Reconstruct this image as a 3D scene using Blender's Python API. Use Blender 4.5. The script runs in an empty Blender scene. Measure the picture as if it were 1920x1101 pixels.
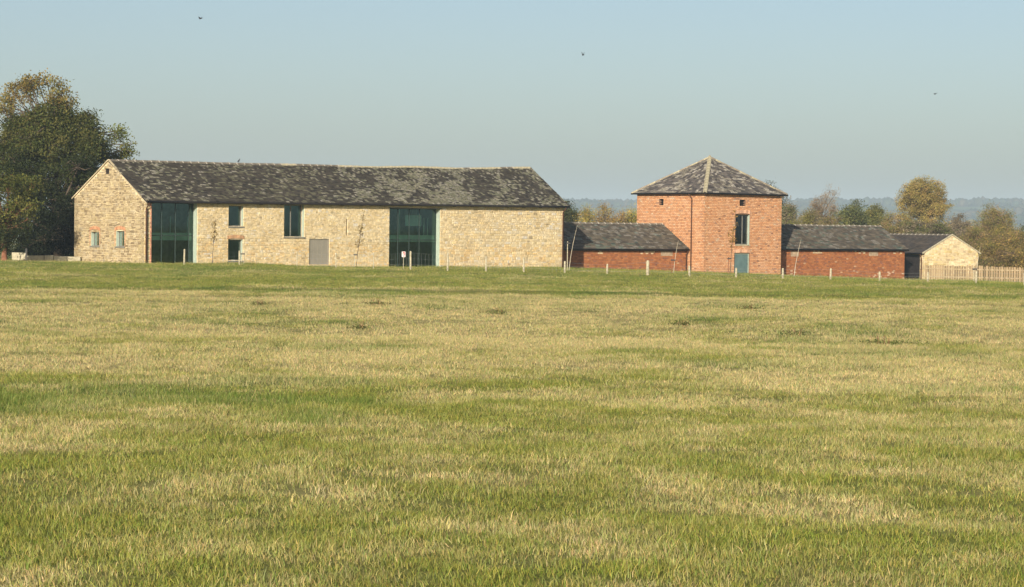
import bpy, bmesh, math, random
import numpy as np
from mathutils import Matrix, Vector, Euler

S = bpy.context.scene
COL = S.collection
R = math.radians

# ------------------------------------------------------------------ camera
F_PX, CAM_Z = 4270.0, 2.6
PITCH, ROLL = (550.5 - 430.0) / F_PX, 0.0125
cam = bpy.data.objects.new('camera', bpy.data.cameras.new('camera'))
cam.data.sensor_width = 36.0
cam.data.lens = F_PX / 1920.0 * 36.0
cam.data.clip_start, cam.data.clip_end = 0.5, 20000.0
cam.matrix_world = Matrix.Translation((0, 0, CAM_Z)) @ Matrix.Rotation(math.pi / 2 - PITCH, 4, 'X') @ Matrix.Rotation(ROLL, 4, 'Z')
COL.objects.link(cam)
S.camera = cam

# ------------------------------------------------------------------ sky, sun, exposure
SUN_EL, SUN_AZ = 19.0, 15.0           # the sun stands behind the camera, to its left
world = bpy.data.worlds.new('World')
S.world = world
world.use_nodes = True
wn = world.node_tree
sky = wn.nodes.new('ShaderNodeTexSky')
sky.sky_type = 'NISHITA'
sky.sun_disc = False
sky.sun_elevation = R(SUN_EL)
sky.sun_rotation = R(180 + SUN_AZ)
sky.altitude = 60
sky.air_density = 0.85
sky.dust_density = 2.0
sky.ozone_density = 1.2
bg = wn.nodes['Background']
bg.inputs['Strength'].default_value = 0.076
wn.links.new(sky.outputs[0], bg.inputs[0])

sun = bpy.data.objects.new('sun', bpy.data.lights.new('sun', 'SUN'))
sun.data.energy = 5.0
sun.data.angle = R(0.55)
sun.data.color = (1.0, 0.93, 0.82)
sd = Vector((math.sin(R(SUN_AZ)) * math.cos(R(SUN_EL)), math.cos(R(SUN_AZ)) * math.cos(R(SUN_EL)), -math.sin(R(SUN_EL))))
sun.rotation_euler = sd.to_track_quat('-Z', 'Y').to_euler()
sun.location = (-60, -200, 80)
COL.objects.link(sun)

S.view_settings.view_transform = 'Standard'
S.view_settings.look = 'None'
S.view_settings.exposure = 0.63
S.view_settings.gamma = 1.0
S.view_settings.use_curve_mapping = False

# ------------------------------------------------------------------ helpers
rng = np.random.default_rng(7)
random.seed(7)


def _hash(i, j, seed):
    h = (i.astype(np.int64) * 374761393 + j.astype(np.int64) * 668265263 + seed * 1442695041) & 0xffffffff
    h = ((h ^ (h >> 13)) * 1274126177) & 0xffffffff
    h = h ^ (h >> 16)
    return (h & 0xffff) / 65535.0


def vnoise(x, y, seed=0):
    x = np.asarray(x, float); y = np.asarray(y, float)
    i = np.floor(x); j = np.floor(y)
    fx = x - i; fy = y - j
    fx = fx * fx * (3 - 2 * fx); fy = fy * fy * (3 - 2 * fy)
    a = _hash(i, j, seed); b = _hash(i + 1, j, seed); c = _hash(i, j + 1, seed); d = _hash(i + 1, j + 1, seed)
    return (a * (1 - fx) + b * fx) * (1 - fy) + (c * (1 - fx) + d * fx) * fy


def fbm(x, y, seed=0, octv=4):
    s = 0; a = 0.5; t = 0
    for k in range(octv):
        s = s + a * vnoise(np.asarray(x) * 2 ** k, np.asarray(y) * 2 ** k, seed + k * 17)
        t += a; a *= 0.5
    return s / t


def sstep(a, b, x):
    t = np.clip((np.asarray(x, float) - a) / (b - a), 0, 1)
    return t * t * (3 - 2 * t)


def tag(o, label=None, cat=None, group=None, kind=None):
    if label: o['label'] = label
    if cat: o['category'] = cat
    if group: o['group'] = group
    if kind: o['kind'] = kind
    return o


def empty(name, loc=(0, 0, 0), rz=0.0):
    o = bpy.data.objects.new(name, None)
    o.location = loc
    o.rotation_euler = (0, 0, rz)
    o.empty_display_size = 0.3
    COL.objects.link(o)
    return o


def link(name, me, parent=None, kind=None, label=None):
    o = bpy.data.objects.new(name, me)
    COL.objects.link(o)
    if parent is not None: o.parent = parent
    if kind: o['kind'] = kind
    if label: o['label'] = label
    return o


def fast_mesh(name, V, Q, mat, colors=None, smooth=False):
    """V (n,3); Q (m,k) polygons of equal size; colors (m,3) one per polygon."""
    V = np.asarray(V, np.float32); Q = np.asarray(Q, np.int32)
    m, k = Q.shape
    me = bpy.data.meshes.new(name)
    me.vertices.add(len(V)); me.vertices.foreach_set('co', V.ravel())
    me.loops.add(m * k); me.loops.foreach_set('vertex_index', Q.ravel())
    me.polygons.add(m)
    me.polygons.foreach_set('loop_start', np.arange(0, m * k, k, dtype=np.int32))
    me.polygons.foreach_set('loop_total', np.full(m, k, np.int32))
    if colors is not None:
        at = me.color_attributes.new('col', 'FLOAT_COLOR', 'CORNER')
        c = np.ones((m, k, 4), np.float32)
        c[:, :, :3] = np.asarray(colors, np.float32).reshape(m, -1, 3)
        at.data.foreach_set('color', c.ravel())
    me.update(calc_edges=True)
    me.validate()
    if smooth:
        me.polygons.foreach_set('use_smooth', np.ones(m, bool))
    me.materials.append(mat)
    return me


class MB:
    def __init__(self):
        self.v = []; self.f = []; self.c = []; self.m = []

    def poly(self, pts, c=(1, 1, 1), m=0):
        n = len(self.v)
        self.v += [tuple(p) for p in pts]
        self.f.append(tuple(range(n, n + len(pts)))); self.c.append(c); self.m.append(m)

    def hexa(self, p, c=(1, 1, 1), m=0, skip=()):
        """p: 8 points, 0-3 back ring, 4-7 front ring."""
        n = len(self.v)
        self.v += [tuple(q) for q in p]
        F = [(3, 2, 1, 0), (4, 5, 6, 7), (0, 1, 5, 4), (1, 2, 6, 5), (2, 3, 7, 6), (3, 0, 4, 7)]
        for k, f in enumerate(F):
            if k in skip: continue
            self.f.append(tuple(n + i for i in f)); self.c.append(c); self.m.append(m)

    def box(self, x0, x1, y0, y1, z0, z1, c=(1, 1, 1), m=0):
        self.hexa([(x0, y0, z0), (x1, y0, z0), (x1, y1, z0), (x0, y1, z0), (x0, y0, z1), (x1, y0, z1), (x1, y1, z1), (x0, y1, z1)], c, m)

    def tube(self, pts, radii, n=8, c=(1, 1, 1), m=0, caps=True):
        pts = [Vector(p) for p in pts]
        if not hasattr(radii, '__len__'): radii = [radii] * len(pts)
        rings = []
        for i, p in enumerate(pts):
            d = (pts[min(i + 1, len(pts) - 1)] - pts[max(i - 1, 0)]).normalized()
            a = Vector((0, 0, 1)) if abs(d.z) < 0.9 else Vector((1, 0, 0))
            e1 = d.cross(a).normalized(); e2 = d.cross(e1)
            st = len(self.v)
            for k in range(n):
                t = 2 * math.pi * k / n
                self.v.append(tuple(p + (e1 * math.cos(t) + e2 * math.sin(t)) * radii[i]))
            rings.append(st)
        for i in range(len(rings) - 1):
            for k in range(n):
                a, b = rings[i], rings[i + 1]
                self.f.append((a + k, a + (k + 1) % n, b + (k + 1) % n, b + k)); self.c.append(c); self.m.append(m)
        if caps:
            for r0 in (rings[0], rings[-1]):
                self.f.append(tuple(r0 + k for k in range(n))); self.c.append(c); self.m.append(m)

    def mesh(self, name, mats, smooth=False):
        me = bpy.data.meshes.new(name)
        me.from_pydata(self.v, [], self.f)
        at = me.color_attributes.new('col', 'FLOAT_COLOR', 'CORNER')
        arr = np.ones((len(me.loops), 4), np.float32)
        k = 0
        for f, c in zip(self.f, self.c):
            arr[k:k + len(f), :3] = c; k += len(f)
        at.data.foreach_set('color', arr.ravel())
        for mt in (mats if isinstance(mats, (list, tuple)) else [mats]): me.materials.append(mt)
        me.polygons.foreach_set('material_index', np.array(self.m, np.int32))
        if smooth: me.polygons.foreach_set('use_smooth', np.ones(len(self.f), bool))
        me.update()
        return me

    def build(self, name, mats, parent=None, kind=None, label=None, smooth=False):
        return link(name, self.mesh(name, mats, smooth), parent, kind, label)


# ------------------------------------------------------------------ materials
def new_mat(name):
    m = bpy.data.materials.new(name); m.use_nodes = True
    nt = m.node_tree
    return m, nt, nt.nodes, nt.links, nt.nodes['Principled BSDF']


def mat_plain(name, rgb, rough=0.8, noise=0.15, scale=6.0, metal=0.0, bump=0.0, spec=0.3):
    m, nt, N, L, P = new_mat(name)
    tc = N.new('ShaderNodeTexCoord')
    nz = N.new('ShaderNodeTexNoise'); nz.inputs['Scale'].default_value = scale; nz.inputs['Detail'].default_value = 4
    L.new(tc.outputs['Object'], nz.inputs['Vector'])
    mr = N.new('ShaderNodeMapRange'); mr.inputs[3].default_value = 1 - noise * 1.6; mr.inputs[4].default_value = 1 + noise * 1.6
    mr.inputs[1].default_value = 0.25; mr.inputs[2].default_value = 0.75
    L.new(nz.outputs[0], mr.inputs[0])
    mx = N.new('ShaderNodeVectorMath'); mx.operation = 'SCALE'; mx.inputs[0].default_value = rgb
    L.new(mr.outputs[0], mx.inputs['Scale'])
    L.new(mx.outputs[0], P.inputs['Base Color'])
    P.inputs['Roughness'].default_value = rough; P.inputs['Metallic'].default_value = metal
    P.inputs['Specular IOR Level'].default_value = spec
    if bump:
        b = N.new('ShaderNodeBump'); b.inputs['Strength'].default_value = 0.6; b.inputs['Distance'].default_value = bump
        L.new(nz.outputs[0], b.inputs['Height']); L.new(b.outputs[0], P.inputs['Normal'])
    return m


def mat_pieces(name, rough=0.9, stain=(0.6, 0.5, 0.35), stain_amt=0.25, fine=14.0, broad=0.5, bump=0.02, spec=0.2, lichen=None):
    """per-piece colour from the 'col' attribute, broken up by fine grain and broad weather stains"""
    m, nt, N, L, P = new_mat(name)
    at = N.new('ShaderNodeAttribute'); at.attribute_name = 'col'
    tc = N.new('ShaderNodeTexCoord')
    n1 = N.new('ShaderNodeTexNoise'); n1.inputs['Scale'].default_value = fine; n1.inputs['Detail'].default_value = 5; n1.inputs['Roughness'].default_value = 0.65
    n2 = N.new('ShaderNodeTexNoise'); n2.inputs['Scale'].default_value = broad; n2.inputs['Detail'].default_value = 5; n2.inputs['Roughness'].default_value = 0.6
    for n in (n1, n2): L.new(tc.outputs['Object'], n.inputs['Vector'])
    mr = N.new('ShaderNodeMapRange'); mr.inputs[1].default_value = 0.28; mr.inputs[2].default_value = 0.72
    mr.inputs[3].default_value = 0.72; mr.inputs[4].default_value = 1.25
    L.new(n1.outputs[0], mr.inputs[0])
    sc = N.new('ShaderNodeVectorMath'); sc.operation = 'SCALE'
    L.new(at.outputs['Color'], sc.inputs[0]); L.new(mr.outputs[0], sc.inputs['Scale'])
    m2 = N.new('ShaderNodeMapRange'); m2.inputs[1].default_value = 0.48; m2.inputs[2].default_value = 0.75
    m2.inputs[3].default_value = 0.0; m2.inputs[4].default_value = stain_amt
    L.new(n2.outputs[0], m2.inputs[0])
    mx = N.new('ShaderNodeMix'); mx.data_type = 'RGBA'; mx.blend_type = 'MULTIPLY'
    L.new(m2.outputs[0], mx.inputs[0]); L.new(sc.outputs[0], mx.inputs[6]); mx.inputs[7].default_value = (*stain, 1)
    out = mx.outputs[2]
    if lichen == 'spots':                    # pale pieces carry their lichen in ragged spots
        bw = N.new('ShaderNodeRGBToBW'); L.new(at.outputs['Color'], bw.inputs[0])
        k1 = N.new('ShaderNodeMapRange'); k1.inputs[1].default_value = 0.12; k1.inputs[2].default_value = 0.18
        L.new(bw.outputs[0], k1.inputs[0])
        n3 = N.new('ShaderNodeTexNoise'); n3.inputs['Scale'].default_value = 6.5; n3.inputs['Detail'].default_value = 4; n3.inputs['Roughness'].default_value = 0.7
        L.new(tc.outputs['Object'], n3.inputs['Vector'])
        k2 = N.new('ShaderNodeMapRange'); k2.inputs[1].default_value = 0.48; k2.inputs[2].default_value = 0.62
        L.new(n3.outputs[0], k2.inputs[0])
        k3 = N.new('ShaderNodeMath'); k3.operation = 'MULTIPLY'; L.new(k1.outputs[0], k3.inputs[0]); L.new(k2.outputs[0], k3.inputs[1])
        m4 = N.new('ShaderNodeMix'); m4.data_type = 'RGBA'
        L.new(k3.outputs[0], m4.inputs[0]); L.new(out, m4.inputs[6]); m4.inputs[7].default_value = (0.062, 0.055, 0.047, 1)
        out = m4.outputs[2]
    elif lichen:
        n3 = N.new('ShaderNodeTexNoise'); n3.inputs['Scale'].default_value = 5.0; n3.inputs['Detail'].default_value = 3
        L.new(tc.outputs['Object'], n3.inputs['Vector'])
        m3 = N.new('ShaderNodeMapRange'); m3.inputs[1].default_value = 0.5; m3.inputs[2].default_value = 0.62
        m3.inputs[3].default_value = 0; m3.inputs[4].default_value = lichen[3]
        L.new(n3.outputs[0], m3.inputs[0])
        m4 = N.new('ShaderNodeMix'); m4.data_type = 'RGBA'
        L.new(m3.outputs[0], m4.inputs[0]); L.new(out, m4.inputs[6]); m4.inputs[7].default_value = (*lichen[:3], 1)
        out = m4.outputs[2]
    L.new(out, P.inputs['Base Color'])
    P.inputs['Roughness'].default_value = rough; P.inputs['Specular IOR Level'].default_value = spec
    if bump:
        b = N.new('ShaderNodeBump'); b.inputs['Strength'].default_value = 0.7; b.inputs['Distance'].default_value = bump
        L.new(n1.outputs[0], b.inputs['Height']); L.new(b.outputs[0], P.inputs['Normal'])
    return m


def mat_leaf(name, transl=0.3, rough=0.6):
    m, nt, N, L, P = new_mat(name)
    at = N.new('ShaderNodeAttribute'); at.attribute_name = 'col'
    L.new(at.outputs['Color'], P.inputs['Base Color'])
    P.inputs['Roughness'].default_value = rough; P.inputs['Specular IOR Level'].default_value = 0.08
    tr = N.new('ShaderNodeBsdfTranslucent'); L.new(at.outputs['Color'], tr.inputs['Color'])
    ms = N.new('ShaderNodeMixShader'); ms.inputs[0].default_value = transl
    L.new(P.outputs[0], ms.inputs[1]); L.new(tr.outputs[0], ms.inputs[2])
    L.new(ms.outputs[0], N['Material Output'].inputs['Surface'])
    return m


def mat_glass(name, tint=(0.66, 0.90, 0.78), refl=(0.62, 0.95, 0.80)):
    m, nt, N, L, P = new_mat(name)
    N.remove(P)
    tr = N.new('ShaderNodeBsdfTransparent'); tr.inputs['Color'].default_value = (*tint, 1)
    gl = N.new('ShaderNodeBsdfGlossy'); gl.inputs['Roughness'].default_value = 0.03; gl.inputs['Color'].default_value = (*refl, 1)
    fr = N.new('ShaderNodeFresnel'); fr.inputs['IOR'].default_value = 1.85
    ms = N.new('ShaderNodeMixShader')
    L.new(fr.outputs[0], ms.inputs[0]); L.new(tr.outputs[0], ms.inputs[1]); L.new(gl.outputs[0], ms.inputs[2])
    L.new(ms.outputs[0], N['Material Output'].inputs['Surface'])
    return m


M_STONE = mat_pieces('limestone', stain=(0.62, 0.53, 0.38), stain_amt=0.55, fine=5.0, broad=0.6, bump=0.03)
M_MORTAR = mat_plain('lime_mortar', (0.52, 0.415, 0.25), 0.95, 0.2, 3.0, bump=0.03)
M_BRICK = mat_pieces('brick', stain=(0.82, 0.72, 0.62), stain_amt=0.35, fine=6.0, broad=0.35, bump=0.01)
M_BMORTAR = mat_plain('brick_mortar', (0.33, 0.245, 0.165), 0.95, 0.2, 2.0)
M_TMORTAR = mat_plain('brick_mortar_dark', (0.17, 0.095, 0.055), 0.95, 0.25, 2.0)
M_PATCH = mat_plain('mortar_patch', (0.33, 0.235, 0.15), 0.95, 0.25, 3.0)
M_SLATE = mat_pieces('stone_slate', rough=0.85, stain=(0.55, 0.56, 0.45), stain_amt=0.4, fine=7.0, broad=0.4, bump=0.03, spec=0.12, lichen='spots')
M_UNDER = mat_plain('roof_underlay', (0.035, 0.032, 0.03), 0.9, 0.2)
M_RIDGE = mat_plain('ridge_clay', (0.13, 0.11, 0.08), 0.9, 0.35, 3.0, bump=0.01)
M_RIDGE_PALE = mat_plain('ridge_stone_pale', (0.33, 0.285, 0.18), 0.9, 0.3, 3.0, bump=0.01)
M_HIP = mat_plain('hip_clay', (0.22, 0.18, 0.125), 0.9, 0.3, 3.0, bump=0.01)
M_JOINT = mat_plain('ridge_joint', (0.38, 0.34, 0.275), 0.9, 0.2)
M_BLACK = mat_plain('black_iron_and_shade', (0.022, 0.018, 0.016), 0.55, 0.25)
M_PIPE = mat_plain('brown_iron', (0.075, 0.032, 0.018), 0.55, 0.25)
M_FRAME = mat_plain('frame_grey', (0.17, 0.16, 0.13), 0.6, 0.1)
M_JAMB = mat_plain('jamb_pale', (0.30, 0.345, 0.275), 0.5, 0.08)
M_STEEL = mat_plain('steel_dark_green', (0.035, 0.05, 0.042), 0.5, 0.1)
M_GLASS = mat_glass('glass_green')
M_GLASS2 = mat_glass('glass_grey', (0.40, 0.47, 0.44), (0.55, 0.62, 0.60))
M_INNER = mat_plain('interior_plaster', (0.26, 0.33, 0.28), 0.9, 0.15, 1.0)
M_MEZZ = mat_plain('mezzanine_front', (0.78, 0.80, 0.70), 0.7, 0.12, 1.5)
M_BROWNDOOR = mat_plain('door_grey_brown', (0.24, 0.215, 0.165), 0.7, 0.06, 2.0)
M_TEAL = mat_plain('door_teal', (0.085, 0.135, 0.13), 0.6, 0.1, 2.0)
M_COPING = mat_plain('coping', (0.42, 0.345, 0.215), 0.9, 0.2, 3.0)
M_OAK = mat_plain('weathered_oak', (0.33, 0.29, 0.195), 0.85, 0.3, 8.0, bump=0.01)
M_PALE = mat_pieces('pale_boards', rough=0.85, stain=(0.6, 0.55, 0.5), stain_amt=0.4, fine=4.0, broad=1.2, bump=0.005)
M_WIRE = mat_plain('wire', (0.30, 0.31, 0.29), 0.5, 0.1, metal=0.3)
M_BARK = mat_plain('bark', (0.085, 0.062, 0.042), 0.95, 0.35, 4.0, bump=0.03)
M_BARKRED = mat_plain('bark_red', (0.20, 0.085, 0.045), 0.95, 0.3, 4.0, bump=0.03)
M_BIRCH = mat_plain('pale_stem', (0.36, 0.31, 0.225), 0.8, 0.2, 6.0)
M_LEAF = mat_leaf('leaf')
M_WHITE = mat_plain('white_paint', (0.55, 0.50, 0.46), 0.7, 0.08)
M_RED = mat_plain('red_paint', (0.55, 0.05, 0.06), 0.6, 0.05)
M_BIRD = mat_plain('bird_feather', (0.03, 0.03, 0.035), 0.8, 0.2, 20)


# ------------------------------------------------------------------ the ground
SIGHT_Q = [-0.30, -0.20, -0.16, -0.12, -0.094, -0.075, -0.054, -0.03, 0.022, 0.077, 0.12, 0.173, 0.2037, 0.2248, 0.32]
SIGHT_S = [0.0160, 0.0160, 0.0165, 0.0158, 0.0173, 0.0174, 0.0172, 0.0165, 0.0164, 0.0175, 0.0188, 0.0200, 0.0201, 0.0209, 0.0212]


def ground_z(x, y):
    x = np.asarray(x, float); y = np.asarray(y, float)
    z = 0.42 * (1 - sstep(0, 60, y))
    # level pasture that tips away gently towards the buildings, sooner on the right
    ye = np.clip(y, 1.0, 238)
    d = (np.interp(x / np.maximum(ye, 60.0), SIGHT_Q, SIGHT_S) + 0.0004) * ye - 2.6
    z = z - 0.5 * (d + np.sqrt(d * d + 0.02))
    z = z - 4.0 * sstep(240, 700, y)
    nearw = 1 - 0.75 * sstep(95, 130, y)
    z = z + nearw * 0.16 * (fbm(x / 19, y / 19, 3, 3) - 0.5) * (1 - sstep(210, 300, y))
    z = z + nearw * 0.09 * (fbm(x / 3.7, y / 3.7, 5, 2) - 0.5) * (1 - sstep(210, 300, y))
    # two shallow old bank edges that run across the pasture
    for yy, w, a in ((83.0, 1.0, 0.05), (91.0, 1.2, 0.11)):
        b = yy + 2.5 * (fbm(x / 14, x * 0 + yy, 9, 2) - 0.5)
        z = z + a * sstep(0.30, 0.62, fbm(x / 9.0, x * 0 + yy, 13, 3) + 0.004 * x) * sstep(b - w, b, y) * (1 - sstep(b + 1.0, b + 9, y))
    return z


def straw(x, y):
    """0 = green turf, 1 = dry straw"""
    n = 0.30 * fbm(x / 8.0, y / 9.0, 21, 3) + 0.42 * fbm(x / 2.6, y / 2.4, 41, 3) + 0.28 * fbm(x / 0.7, y / 0.8, 43, 2)
    bias = 0.085 * sstep(20, 42, y) * (1 - sstep(76, 98, y)) + 0.05 * sstep(55, 75, y) * (1 - sstep(84, 92, y)) - 0.085 * sstep(78, 102, y) - 0.02
    for yy in (82.6, 90.4):                  # long grass along the banks stays green
        bb = yy + 2.5 * (fbm(x / 14, np.asarray(x) * 0 + yy + (0.4 if yy < 85 else 0.6), 9, 2) - 0.5)
        bias = bias - (0.08 if yy < 85 else 0.17) * sstep(0.30, 0.62, fbm(np.asarray(x) / 9.0, np.asarray(x) * 0 + (83.0 if yy < 85 else 91.0), 13, 3) + 0.004 * np.asarray(x)) * np.exp(-((y - bb) / 0.9) ** 2)
    return sstep(0.34, 0.66, n + bias)


def lush(x, y):
    """dark, long green patches"""
    n = 0.6 * fbm(x / 2.4, y / 2.6, 77, 3) + 0.4 * fbm(x / 7, y / 8, 78, 2) + 0.05 * sstep(128, 150, y)
    return sstep(0.54, 0.66, n)


def axis(breaks):
    out = []
    for a, b, st in breaks: out += list(np.arange(a, b - 1e-6, st))
    out.append(breaks[-1][1])
    return np.array(out)


gx = axis([(-4200, -1200, 500), (-1200, -300, 100), (-300, -80, 20), (-80, -46, 2), (-46, 52, 0.5), (52, 90, 2), (90, 310, 20), (310, 1210, 100), (1210, 4210, 500)])
gy = axis([(-500, -20, 60), (-20, 6, 2), (6, 130, 0.5), (130, 236, 0.6), (236, 300, 4), (300, 800, 25), (800, 2000, 100), (2000, 6000, 500)])
GX, GY = np.meshgrid(gx, gy)
GZ = ground_z(GX, GY)
nx, ny = len(gx), len(gy)
V = np.stack([GX.ravel(), GY.ravel(), GZ.ravel()], 1)
I = np.arange(nx * ny).reshape(ny, nx)
Q = np.stack([I[:-1, :-1].ravel(), I[:-1, 1:].ravel(), I[1:, 1:].ravel(), I[1:, :-1].ravel()], 1)
st = straw(GX, GY); lu = lush(GX, GY)
# r = straw share, g = lush share, b = unused
vc = np.stack([st, lu, np.zeros_like(st)], -1).reshape(-1, 3)


def ground_mat():
    m, nt, N, L, P = new_mat('pasture')
    at = N.new('ShaderNodeAttribute'); at.attribute_name = 'col'
    sp = N.new('ShaderNodeSeparateColor'); L.new(at.outputs['Color'], sp.inputs[0])
    tc = N.new('ShaderNodeTexCoord')
    nz = N.new('ShaderNodeTexNoise'); nz.inputs['Scale'].default_value = 9.0; nz.inputs['Detail'].default_value = 6; nz.inputs['Roughness'].default_value = 0.7
    L.new(tc.outputs['Object'], nz.inputs['Vector'])
    a = N.new('ShaderNodeMix'); a.data_type = 'RGBA'
    a.inputs[6].default_value = (0.16, 0.172, 0.040, 1); a.inputs[7].default_value = (0.33, 0.275, 0.115, 1)
    ad = N.new('ShaderNodeMath'); ad.operation = 'MULTIPLY_ADD'; ad.inputs[1].default_value = 1.2; ad.inputs[2].default_value = -0.6
    L.new(nz.outputs[0], ad.inputs[0])
    ad2 = N.new('ShaderNodeMath'); ad2.operation = 'ADD'; ad2.use_clamp = True
    L.new(ad.outputs[0], ad2.inputs[0]); L.new(sp.outputs[0], ad2.inputs[1])
    L.new(ad2.outputs[0], a.inputs[0])
    b = N.new('ShaderNodeMix'); b.data_type = 'RGBA'; b.inputs[7].default_value = (0.09, 0.135, 0.026, 1)
    ml = N.new('ShaderNodeMath'); ml.operation = 'MULTIPLY'; ml.inputs[1].default_value = 0.7
    L.new(sp.outputs[1], ml.inputs[0]); L.new(ml.outputs[0], b.inputs[0]); L.new(a.outputs[2], b.inputs[6])
    L.new(b.outputs[2], P.inputs['Base Color'])
    P.inputs['Roughness'].default_value = 1.0; P.inputs['Specular IOR Level'].default_value = 0.05
    bp = N.new('ShaderNodeBump'); bp.inputs['Strength'].default_value = 1.0; bp.inputs['Distance'].default_value = 0.08
    L.new(nz.outputs[0], bp.inputs['Height']); L.new(bp.outputs[0], P.inputs['Normal'])
    return m


me = fast_mesh('ground', V, Q, ground_mat(), vc[Q].reshape(-1, 4, 3).reshape(-1, 3).reshape(len(Q), 4, 3).reshape(len(Q), -1), True)
ground = link('ground', me, kind='structure')

# far hills
hx = axis([(-4000, -1500, 250), (-1500, 2200, 40), (2200, 4000, 250)])
hy = axis([(2150, 4200, 50), (4200, 5800, 400)])
HX, HY = np.meshgrid(hx, hy)


def hill_z(x, y):
    top = 50 + 7 * sstep(200, 900, x) + 16 * (fbm(np.asarray(x) / 420 + 3.3, np.asarray(y) / 900, 91, 3) - 0.5)
    w = sstep(2300, 3900, y)
    w = w + 0.10 * (fbm(np.asarray(x) / 300, np.asarray(y) / 250, 92, 3) - 0.5) * sstep(2300, 2700, y)
    return -6.5 + top * w


HZ = hill_z(HX, HY)
I = np.arange(HX.size).reshape(HX.shape)
Q = np.stack([I[:-1, :-1].ravel(), I[:-1, 1:].ravel(), I[1:, 1:].ravel(), I[1:, :-1].ravel()], 1)


def hill_mat():
    m, nt, N, L, P = new_mat('hill_fields')
    tc = N.new('ShaderNodeTexCoord')
    vo = N.new('ShaderNodeTexVoronoi'); vo.inputs['Scale'].default_value = 0.006
    L.new(tc.outputs['Object'], vo.inputs['Vector'])
    cr = N.new('ShaderNodeValToRGB')
    cr.color_ramp.elements[0].color = (0.05, 0.075, 0.03, 1); cr.color_ramp.elements[1].color = (0.13, 0.13, 0.06, 1)
    cr.color_ramp.interpolation = 'CONSTANT'
    e = cr.color_ramp.elements.new(0.4); e.color = (0.09, 0.115, 0.04, 1)
    e = cr.color_ramp.elements.new(0.75); e.color = (0.16, 0.15, 0.07, 1)
    sp = N.new('ShaderNodeSeparateColor'); L.new(vo.outputs['Color'], sp.inputs[0]); L.new(sp.outputs[0], cr.inputs[0])
    L.new(cr.outputs[0], P.inputs['Base Color']); P.inputs['Roughness'].default_value = 1.0
    P.inputs['Specular IOR Level'].default_value = 0.0
    return m


hills = link('hills', fast_mesh('hills', np.stack([HX.ravel(), HY.ravel(), HZ.ravel()], 1), Q, hill_mat(), None, True), kind='structure')


# ------------------------------------------------------------------ walls, stones, bricks, slates
def wall_sheet(mb, x0, x1, zb, top, ops, to3d, thick=0.55, extra=()):
    """front and inner sheet of a wall with openings (xa, xb, za, zb) plus their reveals; top(x) is the wall head"""
    cuts = sorted(set([x0, x1] + [c for o in ops for c in o[:2]] + list(extra)))
    for d in (0.0, thick):
        for a, b in zip(cuts[:-1], cuts[1:]):
            mid = (a + b) / 2
            oo = sorted([o for o in ops if o[0] < mid < o[1]], key=lambda o: o[2])
            z = zb
            for o in oo:
                if o[2] > z + 1e-4: mb.poly([to3d(a, z, d), to3d(b, z, d), to3d(b, o[2], d), to3d(a, o[2], d)])
                z = o[3]
            if min(top(a), top(b)) > z - 1e-4 and max(top(a), top(b)) > z + 1e-4:
                mb.poly([to3d(a, z, d), to3d(b, z, d), to3d(b, max(top(b), z), d), to3d(a, max(top(a), z), d)])
    for (a, b, c, e) in ops:
        for (p, q) in (((a, c), (b, c)), ((b, c), (b, e)), ((b, e), (a, e)), ((a, e), (a, c))):
            mb.poly([to3d(*p, 0), to3d(*q, 0), to3d(*q, thick), to3d(*p, thick)])
    mb.poly([to3d(x0, zb, 0), to3d(x0, zb, thick), to3d(x0, top(x0), thick), to3d(x0, top(x0), 0)])
    mb.poly([to3d(x1, zb, 0), to3d(x1, zb, thick), to3d(x1, top(x1), thick), to3d(x1, top(x1), 0)])


def courses(x0, x1, zb, top, ops, hr, wr, rg, breaks=None, merge=0.0):
    """list of (xa, xb, za, zb) pieces laid in courses round the openings"""
    out = []
    z = zb
    ztop = max(top(x) for x in np.linspace(x0, x1, 41))
    row = 0
    while z < ztop - 0.03:
        h = rg.uniform(*hr) if hr[1] > hr[0] else hr[0]
        zc = z + h * 0.5
        xs = np.linspace(x0, x1, 220)
        okx = xs[np.array([top(x) > z + h * 0.9 for x in xs])]
        if len(okx):
            lo, hi = okx[0], okx[-1]
            blocks = sorted([(o[0], o[1]) for o in ops if o[2] < zc < o[3]])
            segs = []; c = lo
            for a, b in blocks:
                if a > c: segs.append((c, a))
                c = max(c, b)
            if c < hi: segs.append((c, hi))
            for a, b in segs:
                x = a
                first = True
                while x < b - 0.02:
                    w = rg.uniform(*wr) if wr[1] > wr[0] else wr[0]
                    if first and row % 2 and hr[1] == hr[0]: w *= 0.5
                    first = False
                    e = min(x + w, b)
                    if b - e < wr[0] * 0.45: e = b
                    if rg.random() < merge and e - x > wr[0] * 1.2 and h > hr[0] * 1.25:
                        zz = z + h * rg.uniform(0.4, 0.6)
                        out.append((x, e, z, zz)); out.append((x, e, zz, z + h))
                    else:
                        out.append((x, e, z, z + h))
                    x = e
        z += h; row += 1
    return out


def piece(mb, r, to3d, rg, joint, proud, jit, c):
    a, b, z0, z1 = r
    a += joint; b -= joint; z0 += joint; z1 -= joint
    if b - a < 0.02 or z1 - z0 < 0.02: return
    p = -rg.uniform(*proud)
    j = lambda: rg.uniform(-jit, jit)
    bv = min(0.018, (z1 - z0) * 0.18) if jit > 0.004 else min(0.006, (z1 - z0) * 0.1)
    base = [(a + j(), z0 + j()), (b + j(), z0 + j()), (b + j(), z1 + j()), (a + j(), z1 + j())]
    cx, cz = (a + b) / 2, (z0 + z1) / 2
    back = [to3d(x, z, 0.004) for x, z in base]
    front = [to3d(x + (bv if x < cx else -bv), z + (bv if z < cz else -bv), p + j() * 0.4) for x, z in base]
    mb.hexa(back + front, c, skip=(0,))


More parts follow.
